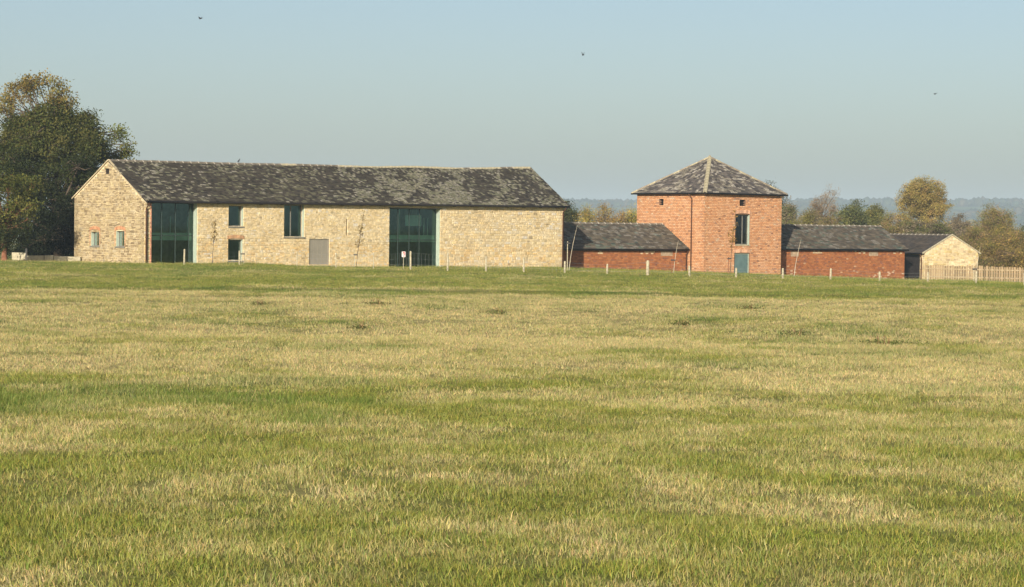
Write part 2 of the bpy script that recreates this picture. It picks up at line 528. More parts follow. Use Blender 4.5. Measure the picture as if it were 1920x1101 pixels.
def slates(mb, e0, e1, r0, r1, rows, w, rg, colf, lift=0.035, nrm=None, sag=None):
    """courses of slates on the slope whose eave runs e0-e1 and whose ridge runs r0-r1"""
    e0, e1, r0, r1 = map(Vector, (e0, e1, r0, r1))
    if nrm is None:
        nrm = (e1 - e0).cross((r0 + r1) / 2 - e0).normalized()
    def pt(s, t, h=0.0):
        p = e0.lerp(e1, s).lerp(r0.lerp(r1, s), t) + nrm * h
        if sag: p.z += sag(s, t)
        return p
    for k in range(rows):
        t0 = (k - 0.0) / rows; t1 = min((k + 1.12) / rows, 1.0)
        wid = ((e0.lerp(r0, t0)) - (e1.lerp(r1, t0))).length
        ww = w * (1.25 - 0.5 * k / rows)          # slates diminish towards the ridge
        n = max(1, int(round(wid / ww)))
        edges = [0.0]
        for i in range(n): edges.append(edges[-1] + rg.uniform(0.7, 1.3))
        edges = np.array(edges) / edges[-1]
        for i in range(n):
            s0, s1 = edges[i], edges[i + 1]
            g = 0.006 / max(wid, 0.3)
            dt = rg.uniform(-0.05, 0.05) / rows
            l = lift * rg.uniform(0.6, 1.5)
            c = colf((s0 + s1) / 2, (t0 + t1) / 2)
            a0 = pt(s0 + g, t0 + dt, l); a1 = pt(s1 - g, t0 + dt, l * rg.uniform(0.75, 1.25))
            b1 = pt(s1 - g, t1, 0.006); b0 = pt(s0 + g, t1, 0.006)
            f0 = pt(s0 + g, t0 + dt, 0.0); f1 = pt(s1 - g, t0 + dt, 0.0)
            mb.poly([a0, a1, b1, b0], c)
            mb.poly([f0, f1, a1, a0], c)
            mb.poly([f0, a0, b0], c); mb.poly([f1, b1, a1], c)


def ridge_mesh(name, length, mat, half=0.17, rise=0.12, joint=True):
    mb = MB()
    prof = [(-half, -rise), (-half * 0.45, -0.02), (0, 0.015), (half * 0.45, -0.02), (half, -rise)]
    th = 0.025
    def seg(xa, xb, up, m):
        for (p, q) in zip(prof[:-1], prof[1:]):
            mb.poly([(xa, p[0], p[1] + up), (xb, p[0], p[1] + up), (xb, q[0], q[1] + up), (xa, q[0], q[1] + up)], m=m)
        for x in (xa, xb):
            mb.poly([(x, p[0], p[1] + up) for p in prof] + [(x, p[0], p[1] + up - th) for p in prof[::-1]], m=m)
        for s in (0, 4):
            p = prof[s]
            mb.poly([(xa, p[0], p[1] + up), (xb, p[0], p[1] + up), (xb, p[0], p[1] + up - th), (xa, p[0], p[1] + up - th)], m=m)
    seg(0.0, length - 0.02, 0.03, 0)
    if joint: seg(length - 0.075, length + 0.01, 0.05, 1)
    return mb.mesh(name, [mat, M_JOINT])


def lay_ridge(p0, p1, n, meshes, parent, rg, length, zf=None):
    p0, p1 = Vector(p0), Vector(p1)
    for i in range(n):
        a = p0.lerp(p1, i / n); b = p0.lerp(p1, (i + 1) / n)
        if zf: a.z += zf(i / n); b.z += zf((i + 1) / n)
        d = (b - a)
        q = d.to_track_quat('X', 'Z')
        o = link('ridge_tile', meshes(i / n, rg), parent)
        o.rotation_mode = 'XYZ'
        o.rotation_euler = (q @ Euler((rg.uniform(-0.04, 0.04), rg.uniform(-0.02, 0.02), 0)).to_quaternion()).to_euler()
        o.location = a
        o.scale = (d.length / length, rg.uniform(0.95, 1.05), rg.uniform(0.9, 1.15))


def window(parent, to3d, x0, x1, z0, z1, depth, fw, glass, fmat, mull=(), trans=(), name='window', sill=None, bar=None, thick=0.06, label=None):
    """frame in an opening, with one pane per light as its sub-parts"""
    bar = bar or fw
    mb = MB()
    def bx(a, b, c, e, d0=0.0, d1=thick):
        p = [to3d(a, c, depth + d1), to3d(b, c, depth + d1), to3d(b, e, depth + d1), to3d(a, e, depth + d1),
             to3d(a, c, depth + d0), to3d(b, c, depth + d0), to3d(b, e, depth + d0), to3d(a, e, depth + d0)]
        mb.hexa(p)
    bx(x0, x0 + fw, z0, z1); bx(x1 - fw, x1, z0, z1)
    bx(x0 + fw, x1 - fw, z1 - fw, z1); bx(x0 + fw, x1 - fw, z0, z0 + fw)
    xs = [x0 + fw] + [x0 + (x1 - x0) * k for k in mull] + [x1 - fw]
    zs = [z0 + fw] + [z0 + (z1 - z0) * k for k in trans] + [z1 - fw]
    for x in xs[1:-1]: bx(x - bar / 2, x + bar / 2, z0 + fw, z1 - fw, -0.003, thick - 0.004)
    for z in zs[1:-1]: bx(x0 + fw, x1 - fw, z - bar / 2, z + bar / 2, 0.004, thick - 0.008)
    f = mb.build(name, fmat, parent, label=label)
    for i in range(len(xs) - 1):
        for j in range(len(zs) - 1):
            m = MB()
            a, b, c, e = xs[i], xs[i + 1], zs[j], zs[j + 1]
            dd = depth + thick * 0.5
            m.poly([to3d(a, c, dd), to3d(b, c, dd), to3d(b, e, dd), to3d(a, e, dd)])
            m.build('pane', glass, f)
    if sill:
        m = MB()
        p = lambda d, z: [to3d(x0 - 0.06, z, d), to3d(x1 + 0.06, z, d)]
        lo, hi = z0 - 0.09, z0 - 0.002
        b = p(depth, lo) + p(depth, hi)[::-1]; ff = p(-0.07, lo) + p(-0.07, hi)[::-1]
        m.hexa(b + ff)
        m.build('sill', sill, f)
    return f


def pal(cols, rg, var=0.1):
    c = np.array(cols[int(rg.integers(len(cols)))])
    return tuple(np.clip(c * (1 + rg.uniform(-var, var)), 0, 1))


STONE_C = [(0.60, 0.475, 0.275), (0.57, 0.45, 0.255), (0.62, 0.50, 0.30), (0.55, 0.43, 0.24), (0.60, 0.495, 0.31), (0.57, 0.465, 0.29), (0.61, 0.47, 0.245), (0.51, 0.40, 0.235)]
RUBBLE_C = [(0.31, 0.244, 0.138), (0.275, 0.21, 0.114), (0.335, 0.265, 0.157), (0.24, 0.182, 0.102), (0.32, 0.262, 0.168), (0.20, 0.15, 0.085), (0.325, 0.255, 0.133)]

# ------------------------------------------------------------------ the long stone barn
BX, BY, BA = -25.56, 158.0, R(45)
barn = tag(empty('stone_barn', (BX, BY, 0), BA), 'long pale limestone barn with lichen-spotted slate roof and two tall glazed doorways', 'barn')
BL, BW = 42.0, 8.5
WALL_B = -1.3
eave_z = lambda x: 4.24 + 0.31 * x / BL
RX = [0, 6.3, 11.7, 17.3, 22.7, 25.0, 28.8, 34.1, 42.4]
RZ = [7.13, 7.17, 7.21, 7.30, 7.33, 7.33, 7.49, 7.48, 7.80]
ridge_z = lambda x: float(np.interp(x, RX, RZ))
front = lambda x, z, d: (x, d, z)
gable = lambda t, z, d: (d, t, z)
back = lambda x, z, d: (x, BW - d, z)
fargable = lambda t, z, d: (BL - d, t, z)
OPS = [(0.60, 4.56, -0.45, 4.16), (7.35, 8.68, 2.55, 4.06), (7.33, 8.66, 0.08, 1.62), (12.46, 14.36, 1.82, 4.19),
       (14.87, 16.81, -0.24, 1.74), (18.46, 18.58, 1.96, 3.24), (22.80, 28.12, -0.75, 4.10)]
GOPS = [(5.36, 6.42, 1.03, 2.10), (2.30, 3.36, 1.04, 2.13), (4.22, 4.80, 6.08, 6.60)]
gtop = lambda t: 4.24 + (7.08 - 4.24) * (t / 4.25) if t < 4.25 else 4.5 + (7.08 - 4.5) * ((BW - t) / 4.25)
mb = MB()
wall_sheet(mb, 0, BL, WALL_B, lambda x: eave_z(x) - 0.02, OPS, front)
wall_sheet(mb, 0.0, BW, WALL_B, gtop, GOPS, gable, extra=(4.25,))
BOPS = [(0.8, 4.4, -0.4, 4.0), (22.9, 28.0, -0.6, 4.0)]
wall_sheet(mb, 0, BL, WALL_B, lambda x: eave_z(x) + 0.1, BOPS, back, 0.5)
wall_sheet(mb, 0.0, BW, WALL_B, lambda t: 4.5 + 3.2 * (1 - abs(t - 4.25) / 4.25), [], fargable, 0.5, extra=(4.25,))
mb.build('wall', M_MORTAR, barn)

rg = np.random.default_rng(11)
TOOTH = 0.0
rects = []
# coursed block masonry; the right-hand bays are laid in larger squared blocks
rects += [(r, 'f') for r in courses(0.0, 0.60, WALL_B + 0.6, lambda x: eave_z(x) - 0.05, OPS, (0.12, 0.20), (0.18, 0.36), rg)]
rects += [(r, 'f') for r in courses(4.56, 12.46, WALL_B + 0.6, lambda x: eave_z(x) - 0.05, OPS, (0.11, 0.20), (0.18, 0.44), rg, merge=0.3)]
rects += [(r, 'f') for r in courses(12.46, 22.80, WALL_B + 0.5, lambda x: eave_z(x) - 0.05, OPS, (0.13, 0.26), (0.22, 0.58), rg, merge=0.3)]
rects += [(r, 'f') for r in courses(28.12, BL, WALL_B + 0.5, lambda x: eave_z(x) - 0.05, OPS, (0.13, 0.26), (0.20, 0.56), rg, merge=0.35)]
# keep the strip above the openings too
rects += [(r, 'f') for r in courses(22.80, 28.12, 4.14, lambda x: eave_z(x) - 0.0, [], (0.11, 0.12), (0.4, 0.9), rg)]
big = sorted(range(len(rects)), key=lambda i: -(rects[i][0][1] - rects[i][0][0]) * (rects[i][0][3] - rects[i][0][2]))
big = set([i for i in big if rects[i][0][3] > -0.2][:290])


def stone_col(x, z, rg):
    c = np.array(pal(STONE_C, rg, 0.07))
    if rg.random() < 0.05: c = c * 0.74
    if rg.random() < 0.05: c = np.array((0.58, 0.51, 0.39))
    if z < 1.3 and rg.random() < 0.35: c = c * np.array((1.02, 0.93, 0.80))
    if 30 < x and z > 1.0 and rg.random() < 0.3: c = c * np.array((0.96, 0.98, 1.03))
    return tuple(np.clip(c, 0, 0.75))


mb = MB()
for i, (r, w) in enumerate(rects):
    c = stone_col((r[0] + r[1]) / 2, r[2], rg)
    if i in big:
        m1 = MB(); piece(m1, r, front, rg, 0.008, (0.014, 0.034), 0.011, c)
        if m1.f: m1.build('stone', M_STONE, barn)
    else:
        piece(mb, r, front, rg, 0.008, (0.010, 0.034), 0.012, c)
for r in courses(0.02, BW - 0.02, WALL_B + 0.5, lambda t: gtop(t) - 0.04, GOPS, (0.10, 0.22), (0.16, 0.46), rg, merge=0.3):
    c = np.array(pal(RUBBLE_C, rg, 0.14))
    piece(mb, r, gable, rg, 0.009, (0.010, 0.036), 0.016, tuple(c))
mb.build('rubble_masonry', M_STONE, barn, kind='stuff', label='small coursed limestone blocks of the barn walls')

# red brick dressings: window arches and jambs
mb = MB()
def arch(x0, x1, z, rise, n, to3d, hgt=0.22, col=(0.46, 0.23, 0.12)):
    for k in range(n):
        a = x0 - 0.1 + (x1 - x0 + 0.2) * k / n; b = x0 - 0.1 + (x1 - x0 + 0.2) * (k + 1) / n - 0.012
        sa = rise * (1 - ((a - (x0 + x1) / 2) / ((x1 - x0) / 2 + 0.1)) ** 2); sb = rise * (1 - ((b - (x0 + x1) / 2) / ((x1 - x0) / 2 + 0.1)) ** 2)
        v = np.array(col) * rg.uniform(0.75, 1.25)
        bk = [to3d(a, z + sa, 0.01), to3d(b, z + sb, 0.01), to3d(b, z + sb + hgt, 0.01), to3d(a, z + sa + hgt, 0.01)]
        ft = [to3d(a, z + sa, -0.05), to3d(b, z + sb, -0.05), to3d(b, z + sb + hgt, -0.05), to3d(a, z + sa + hgt, -0.05)]
        mb.hexa(bk + ft, tuple(v), skip=(0,))
for (a, b, c, e) in GOPS[:2]: arch(a, b, e + 0.0, 0.13, 12, gable)
arch(7.33, 8.66, 1.64, 0.06, 12, front, 0.24, (0.47, 0.27, 0.14))
mb.build('brick_arches', M_BRICK, barn, kind='stuff', label='red brick arches over the small barn windows')
mb = MB()
for (a, b, c, e) in GOPS[:2]:
    for k in range(9):
        z = c + (e - c) * k / 9
        for (xa, xb) in ((a - 0.10 - 0.05 * (k % 2), a - 0.012), (b + 0.012, b + 0.10 + 0.05 * (k % 2))):
            v = tuple(np.array((0.45, 0.28, 0.16)) * rg.uniform(0.75, 1.2))
            piece(mb, (xa, xb, z, z + (e - c) / 9), gable, rg, 0.005, (0.043, 0.05), 0.002, v)
for k in range(30):
    z = -0.4 + 4.6 * k / 30
    v = tuple(np.array((0.50, 0.24, 0.15)) * rg.uniform(0.75, 1.2))
    piece(mb, (0.44 + 0.06 * (k % 2), 0.598, z, z + 4.6 / 30), front, rg, 0.006, (0.043, 0.05), 0.002, v)
mb.build('brick_jambs', M_BRICK, barn, kind='stuff', label='red brick jambs at the barn openings')

# roof: slates front, plain slope behind, coping on the visible gable
EO = 0.34                                   # eave overhang
def slope_pt(x, t):
    return Vector((x, -EO + (4.25 + EO) * t, (eave_z(x) + 0.02) * (1 - t) + ridge_z(x) * t))
def lich_barn(s, t):
    x = s * BL
    d = 0.10 + 0.55 * sstep(16, 26, x) * (1 - 0.75 * sstep(30, 41, x))
    d = d * (0.25 + 1.6 * sstep(0.34, 0.68, fbm(x / 1.5, t * 4.0, 55, 4))) + 0.30 * max(0, fbm(x / 3.5, t * 2, 56, 3) - 0.55) * 4
    moss = sstep(5, 9, x) * (1 - sstep(15, 19, x)) * 0.7
    q = rg.random()
    base = np.array([(0.054, 0.046, 0.036), (0.067, 0.058, 0.044), (0.042, 0.037, 0.031), (0.060, 0.050, 0.040), (0.072, 0.063, 0.046)][int(rg.integers(5))]) * rg.uniform(0.8, 1.2)
    if q < d * 1.0: base = np.array([(0.26, 0.235, 0.165), (0.21, 0.20, 0.13), (0.30, 0.275, 0.215), (0.17, 0.165, 0.105)][int(rg.integers(4))]) * rg.uniform(0.75, 1.1)
    elif q < d * 0.75 + moss * 0.35 * (0.3 + 1.4 * fbm(x / 2, t * 3, 58, 2)): base = np.array((0.125, 0.115, 0.075)) * rg.uniform(0.75, 1.15)
    return tuple(base)
mb = MB()
NB = 14
xs = np.linspace(-0.10, BL + 0.42, NB + 1)
for a, b in zip(xs[:-1], xs[1:]):
    slates(mb, slope_pt(a, 0), slope_pt(b, 0), slope_pt(a, 1), slope_pt(b, 1), 30, 0.25, rg, lambda s, t, a=a, b=b: lich_barn((a + (b - a) * s) / BL, t))
mb.build('roof_slates', M_SLATE, barn, kind='stuff', label='weathered stone slates blotched with pale lichen')
mb = MB()
for a, b in zip(xs[:-1], xs[1:]):
    mb.poly([slope_pt(a, 0) - Vector((0, 0, 0.02)), slope_pt(b, 0) - Vector((0, 0, 0.02)), slope_pt(b, 1) - Vector((0, 0, 0.02)), slope_pt(a, 1) - Vector((0, 0, 0.02))])
    mb.poly([slope_pt(a, 0) - Vector((0, 0, 0.10)), slope_pt(b, 0) - Vector((0, 0, 0.10)), slope_pt(b, 1) - Vector((0, 0, 0.10)), slope_pt(a, 1) - Vector((0, 0, 0.10))])
    mb.poly([slope_pt(a, 0) - Vector((0, 0, 0.10)), slope_pt(b, 0) - Vector((0, 0, 0.10)), slope_pt(b, 0) - Vector((0, 0, 0.02)), slope_pt(a, 0) - Vector((0, 0, 0.02))])
    ra, rb = slope_pt(a, 1), slope_pt(b, 1)
    mb.poly([ra, rb, Vector((b, BW + EO, eave_z(b) + 0.25)), Vector((a, BW + EO, eave_z(a) + 0.25))])
mb.poly([slope_pt(xs[-1], 0), slope_pt(xs[-1], 1), slope_pt(xs[-1], 1) - Vector((0, 0, 0.12)), slope_pt(xs[-1], 0) - Vector((0, 0, 0.12))])
mb.build('roof', M_UNDER, barn)
# stone coping of the left gable
mb = MB()
def coping(p, q, w0, w1, th):
    p, q = Vector(p), Vector(q)
    n = 9
    for k in range(n):
        a = p.lerp(q, k / n); b = p.lerp(q, (k + 1) / n - 0.006)
        mb.hexa([(w0, a.y, a.z), (w1, a.y, a.z), (w1, b.y, b.z), (w0, b.y, b.z), (w0, a.y, a.z + th), (w1, a.y, a.z + th), (w1, b.y, b.z + th), (w0, b.y, b.z + th)])
coping((0, -0.30, 4.06), (0, 4.25, 7.10), -0.09, 0.02, 0.10)
coping((0, BW + 0.25, 4.36), (0, 4.25, 7.10), -0.09, 0.02, 0.10)
mb.build('gable_coping', M_COPING, barn)
LT = 0.70
dark = ridge_mesh('ridge_tile', LT, M_RIDGE); pale = ridge_mesh('ridge_tile', LT, M_RIDGE_PALE)
pale2 = ridge_mesh('ridge_tile', LT, M_RIDGE_PALE, joint=False)
for k in range(60):
    a = 0.05 + (BL + 0.3) * k / 60; b = 0.05 + (BL + 0.3) * (k + 1) / 60
    p = Vector((a, 4.25, ridge_z(a) + 0.02)); q = Vector((b, 4.25, ridge_z(b) + 0.02))
    d = q - p
    x = a
    if x < 14: me_ = dark
    elif x < 22: me_ = dark if rg.random() < 0.6 else pale
    else: me_ = dark if rg.random() < 0.08 else pale2
    o = link('ridge_tile', me_, barn)
    e = d.to_track_quat('X', 'Z').to_euler()
    o.rotation_euler = (e.x + rg.uniform(-0.05, 0.05), e.y + rg.uniform(-0.02, 0.02), e.z)
    o.location = p
    o.scale = (d.length / LT, 1, rg.uniform(0.9, 1.15))
# eaves gutter and downpipes
def gutter(parent, pts, r=0.075):
    m = MB(); m.tube(pts, r, 8); return m.build('gutter', M_BLACK, parent, smooth=True)
gutter(barn, [(x, -EO - 0.05, eave_z(x) - 0.06) for x in np.linspace(-0.05, BL + 0.35, 12)])
mb = MB(); 
for k in range(22):
    x = 0.5 + k * 1.93
    if any(o[0] - 0.1 < x < o[1] + 0.1 and o[3] > 4.0 for o in OPS): continue
    mb.box(x - 0.04, x + 0.04, -EO - 0.02, -0.03, eave_z(x) - 0.16, eave_z(x) - 0.08)
mb.build('rafter_feet', M_BLACK, barn)
def downpipe(parent, top, bot, off, mat=M_PIPE, r=0.055):
    """top: gutter point, bot: ground height, off: wall-side xy"""
    m = MB()
    m.tube([top, (top[0], top[1], top[2] - 0.10), (off[0], off[1], top[2] - 0.45), (off[0], off[1], bot)], r, 8)
    for z in np.linspace(bot + 0.5, top[2] - 0.7, 3):
        m.tube([(off[0], off[1], z), (off[0], off[1], z + 0.07)], r * 1.45, 8)
    return m.build('downpipe', mat, parent, smooth=True)
downpipe(barn, (0.12, -EO - 0.05, 4.18), -0.6, (0.12, -0.10))
downpipe(barn, (41.90, -EO - 0.05, 4.49), -0.9, (41.90, -0.10))

# glazing of the two tall doorways
def tall_glazing(op, mull, label):
    a, b, c, e = op
    w = window(barn, front, a + 0.002, b - 0.002, c, e - 0.002, 0.42, 0.05, M_GLASS, M_STEEL, mull, (0.50,), 'glazed_doorway', bar=0.05, label=label)
    m = MB()                                # pale jamb lining on the right reveal
    m.box(b - 0.035, b - 0.003, 0.03, 0.41, c, e - 0.005)
    m.build('jamb_lining', M_JAMB, w)
    m = MB(); m.box(a - 0.1, b + 0.12, -0.03, 0.06, e + 0.004, e + 0.07)
    m.build('lintel', M_FRAME, w)
    return w
tall_glazing(OPS[0], (0.30, 0.60, 0.90), 'tall green-tinted glazed doorway near the gable')
tall_glazing(OPS[6], (0.24, 0.46, 0.66), 'tall wide green-tinted glazed doorway in the middle of the barn')
for (a, b, c, e) in BOPS: window(barn, back, a + 0.002, b - 0.002, c, e - 0.002, 0.3, 0.05, M_GLASS, M_STEEL, (0.33, 0.66), (0.5,), 'glazed_doorway', bar=0.05)  # unseen rear glazing, added to let sky light into the barn
window(barn, front, 7.352, 8.678, 2.552, 4.058, 0.28, 0.07, M_GLASS, M_FRAME, (), (), sill=M_FRAME)
window(barn, front, 7.332, 8.658, 0.082, 1.618, 0.22, 0.08, M_GLASS, M_FRAME, (), (), sill=M_FRAME)
window(barn, front, 12.462, 14.358, 1.822, 4.188, 0.30, 0.07, M_GLASS, M_FRAME, (0.45,), (), sill=M_FRAME)
for (a, b, c, e) in GOPS[:2]:
    w = window(barn, gable, a + 0.002, b - 0.002, c + 0.002, e - 0.002, 0.24, 0.06, M_GLASS2, M_FRAME, (), (), sill=M_FRAME)
    m = MB(); m.box(0.03, 0.235, b - 0.04, b - 0.003, c + 0.004, e - 0.004); m.build('jamb_lining', M_JAMB, w)
for (a, b, c, e) in OPS[1:4]:
    m = MB(); m.box(b - 0.025, b - 0.003, 0.02, 0.215, c + 0.004, e - 0.004); m.build('jamb_lining', M_JAMB, barn)
# gable vent: dark louvres, and a black sheet as its shaded inside
mb = MB()
a, b, c, e = GOPS[2]
for k in range(3):
    z = c + (e - c) * (k + 0.4) / 3
    mb.box(0.06, 0.11, a + 0.003, b - 0.003, z, z + 0.02)
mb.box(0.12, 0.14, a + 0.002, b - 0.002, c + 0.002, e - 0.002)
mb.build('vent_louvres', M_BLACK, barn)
# boarded door
mb = MB()
a, b, c, e = OPS[4]
mb.box(a + 0.003, a + 0.09, 0.03, 0.12, c, e - 0.003); mb.box(b - 0.09, b - 0.003, 0.03, 0.12, c, e - 0.003); mb.box(a + 0.09, b - 0.09, 0.03, 0.12, e - 0.09, e - 0.003)
door = mb.build('boarded_door', M_BROWNDOOR, barn, label='wide grey-brown boarded door in the stone wall')
nb = 9
for k in range(nb):
    xa = a + 0.092 + (b - a - 0.184) * k / nb; xb = a + 0.092 + (b - a - 0.184) * (k + 1) / nb - 0.006
    m = MB(); m.box(xa, xb, 0.06 + 0.004 * (k % 2), 0.10, c, e - 0.092); m.build('board', M_BROWNDOOR, door)
m = MB(); m.box(a - 0.25, b + 0.25, -0.35, -0.05, -0.75, -0.245); m.build('door_step', M_COPING, barn)
# interior seen through the glass: floor, inner cross wall, mezzanine and its posts
mb = MB()
mb.box(0.56, BL - 0.56, 0.56, BW - 0.52, -0.62, -0.5)
mb.box(10.4, 10.6, 0.56, BW - 0.52, -0.5, 4.3); mb.box(18.0, 18.2, 0.56, BW - 0.52, -0.5, 4.3); mb.box(33.0, 33.2, 0.56, BW - 0.52, -0.5, 4.3)
mb.box(10.62, 17.98, 5.2, 5.3, -0.5, 4.3); mb.box(33.22, BL - 0.56, 5.2, 5.3, -0.5, 4.3)
mb.build('interior_partition', M_INNER, barn)
mb = MB()
mb.box(0.7, 10.3, 0.62, 5.1, 1.52, 2.04); mb.box(18.4, 32.8, 0.62, 5.1, 1.52, 2.04)
mb.build('mezzanine', M_MEZZ, barn)
for x, y, z0, z1 in ((2.7, 0.64, 2.042, 3.2), (4.2, 0.64, 2.042, 3.2), (24.4, 0.64, 2.042, 4.1), (27.0, 0.64, 2.042, 3.4), (27.4, 0.64, 2.042, 3.4)):
    m = MB(); m.box(x - 0.03, x + 0.03, y, y + 0.05, z0, z1); m.build('balustrade_post', M_MEZZ, barn)
m = MB(); m.box(25.9, 27.6, 1.6, 1.65, 2.75, 3.6); m.build('hanging_screen', M_MEZZ, barn)

# ------------------------------------------------------------------ brick tower with hipped slate roof
PX, PY, PA = 16.84, 200.0, R(37)
tower = tag(empty('brick_tower', (PX, PY, 0), PA), 'square two-storey orange brick tower with pyramid slate roof', 'tower')
TS, TB, TT = 9.25, -2.0, 5.92
tr = lambda x, z, d: (x, d, z)             # right face seen from the camera
tl = lambda t, z, d: (d, t, z)             # left face
tb1 = lambda x, z, d: (x, TS - d, z); tb2 = lambda t, z, d: (TS - d, t, z)
TOP = lambda x: TT
ROPS = [(3.63, 5.36, 1.48, 4.17), (3.57, 5.41, -1.5, 0.72), (4.11, 4.83, 4.92, 5.52)]
LOPS = [(5.57, 6.17, 4.92, 5.52)]
mb = MB()
wall_sheet(mb, 0, TS, TB, TOP, ROPS, tr, 0.45); wall_sheet(mb, 0, TS, TB, TOP, LOPS, tl, 0.45)
wall_sheet(mb, 0, TS, TB, TOP, [], tb1, 0.4); wall_sheet(mb, 0, TS, TB, TOP, [], tb2, 0.4)
mb.build('wall', M_TMORTAR, tower)
rg = np.random.default_rng(23)
BRICK_C = [(0.52, 0.265, 0.125), (0.54, 0.285, 0.14), (0.50, 0.245, 0.115), (0.55, 0.305, 0.16), (0.47, 0.22, 0.10), (0.54, 0.30, 0.165)]
HDR_C = [(0.30, 0.15, 0.085), (0.36, 0.20, 0.12)]
def brick_col(rg, x, z, pale=0.0):
    c = pal(BRICK_C, rg, 0.09)
    if rg.random() < 0.05: c = pal(HDR_C, rg, 0.2)
    if rg.random() < 0.015 + pale: c = tuple(np.array((0.52, 0.37, 0.24)) * rg.uniform(0.85, 1.1))
    return c
mb = MB()
for tod, ops in ((tr, ROPS), (tl, LOPS)):
    for r in courses(0.0, TS, TB + 0.3, lambda x: TT - 0.01, ops, (0.138, 0.138), (0.29, 0.29), rg):
        piece(mb, r, tod, rg, 0.015, (0.015, 0.022), 0.002, brick_col(rg, r[0], r[2], 0.05 if r[2] > 5.3 else 0))
mb.build('brickwork', M_BRICK, tower, kind='stuff', label='orange brick courses of the tower')
mb = MB()
_arch_rng = rg
arch(3.63, 5.36, 4.19, 0.08, 15, tr, 0.30, (0.50, 0.28, 0.17))
arch(3.57, 5.41, 0.74, 0.04, 15, tr, 0.30, (0.50, 0.29, 0.18))
mb.build('brick_arches', M_BRICK, tower, kind='stuff', label='brick arches over the tower window and door')
w = window(tower, tr, 3.632, 5.358, 1.482, 4.168, 0.26, 0.07, M_GLASS2, M_FRAME, (0.62,), (), sill=M_COPING)
m = MB(); m.box(5.33, 5.357, 0.02, 0.25, 1.485, 4.165); m.build('jamb_lining', M_JAMB, w)
mb = MB()
a, b, c, e = ROPS[1]
mb.box(a + 0.003, a + 0.09, 0.10, 0.2, c, e - 0.003); mb.box(b - 0.09, b - 0.003, 0.10, 0.2, c, e - 0.003); mb.box(a + 0.09, b - 0.09, 0.10, 0.2, e - 0.09, e - 0.003)
door = mb.build('door', M_JAMB, tower, label='teal green boarded door at the foot of the tower')
for k in range(7):
    xa = a + 0.093 + (b - a - 0.186) * k / 7; xb = a + 0.093 + (b - a - 0.186) * (k + 1) / 7 - 0.006
    m = MB(); m.box(xa, xb, 0.13 + 0.004 * (k % 2), 0.17, c, e - 0.093); m.build('board', M_TEAL, door)
m = MB(); m.box(b - 0.25, b - 0.13, 0.09, 0.128, -0.25, -0.21); m.build('handle', M_BLACK, door)
for (a, b, c, e), tod in ((ROPS[2], tr), (LOPS[0], tl)):
    m = MB()
    def bx(a_, b_, c_, e_, d0, d1):
        m.hexa([tod(a_, c_, d1), tod(b_, c_, d1), tod(b_, e_, d1), tod(a_, e_, d1), tod(a_, c_, d0), tod(b_, c_, d0), tod(b_, e_, d0), tod(a_, e_, d0)])
    bx(a, b, c, e, 0.30, 0.32)
    for k in range(3): bx(a + 0.02, b - 0.02, c + (e - c) * (k + .3) / 3, c + (e - c) * (k + .3) / 3 + 0.03, 0.1, 0.22)
    m.build('vent_opening', M_BLACK, tower)
mb = MB(); mb.box(0.5, TS - 0.5, 5.0, 5.1, -1.6, 5.7); mb.box(0.46, TS - 0.46, 0.5, 5.0, 1.0, 1.12)
mb.build('interior_partition', M_INNER, tower)
# roof
TO = 0.36
ez, az = 6.02, 9.36
cor = [Vector((-TO, -TO, ez)), Vector((TS + TO, -TO, ez)), Vector((TS + TO, TS + TO, ez)), Vector((-TO, TS + TO, ez))]
apex = Vector((TS / 2, TS / 2, az))
def lich_tower(side):
    def f(s, t):
        d = 0.22 + 0.9 * max(0, fbm(s * 6 + side * 9, t * 5, 61, 3) - 0.42) * (1.5 if side == 0 else 1.0)
        base = np.array([(0.085, 0.074, 0.066), (0.11, 0.095, 0.083), (0.068, 0.060, 0.056), (0.125, 0.105, 0.09)][int(rg.integers(4))]) * rg.uniform(0.8, 1.2)
        if rg.random() < d: base = np.array([(0.30, 0.265, 0.205), (0.24, 0.21, 0.16), (0.38, 0.34, 0.28)][int(rg.integers(3))]) * rg.uniform(0.75, 1.1)
        return tuple(base)
    return f
for side, (i, j) in enumerate(((0, 1), (3, 0))):
    mb = MB()
    slates(mb, cor[i], cor[j], apex, apex, 24, 0.33, rg, lich_tower(side))
    mb.build('roof_slates', M_SLATE, tower, kind='stuff', label='lichen-blotched slates of the tower roof')
mb = MB()
for i in range(4):
    a, b = cor[i], cor[(i + 1) % 4]
    dz = Vector((0, 0, 0.03))
    mb.poly([a - dz, b - dz, apex - dz]); mb.poly([a - dz, b - dz, b - dz * 4, a - dz * 4])
mb.poly([c - Vector((0, 0, 0.12)) for c in cor])
mb.build('roof', M_UNDER, tower)
hipd = ridge_mesh('hip_tile', 0.55, M_RIDGE_PALE, 0.18, 0.10, False)
hipp = ridge_mesh('hip_tile', 0.55, M_HIP, 0.15, 0.09, False)
for i in range(4):
    a = cor[i]
    n = 13
    for k in range(n):
        p = a.lerp(apex, k / n) + Vector((0, 0, 0.05)); q = a.lerp(apex, (k + 1) / n) + Vector((0, 0, 0.05))
        o = link('hip_tile', hipd if i == 0 or rg.random() < 0.3 else hipp, tower)
        d = q - p
        e = d.to_track_quat('X', 'Z').to_euler()
        o.rotation_euler = (e.x + rg.uniform(-0.03, 0.03), e.y, e.z); o.location = p
        o.scale = (d.length / 0.55, 1, rg.uniform(0.9, 1.1))
m = MB(); m.tube([apex + Vector((0, 0, 0.0)), apex + Vector((0, 0, 0.16))], [0.14, 0.06], 8); m.build('apex_cap', M_RIDGE_PALE, tower)
gutter(tower, [(-TO - 0.03, -TO - 0.03, ez - 0.06), (TS + TO, -TO - 0.03, ez - 0.06)], 0.07)
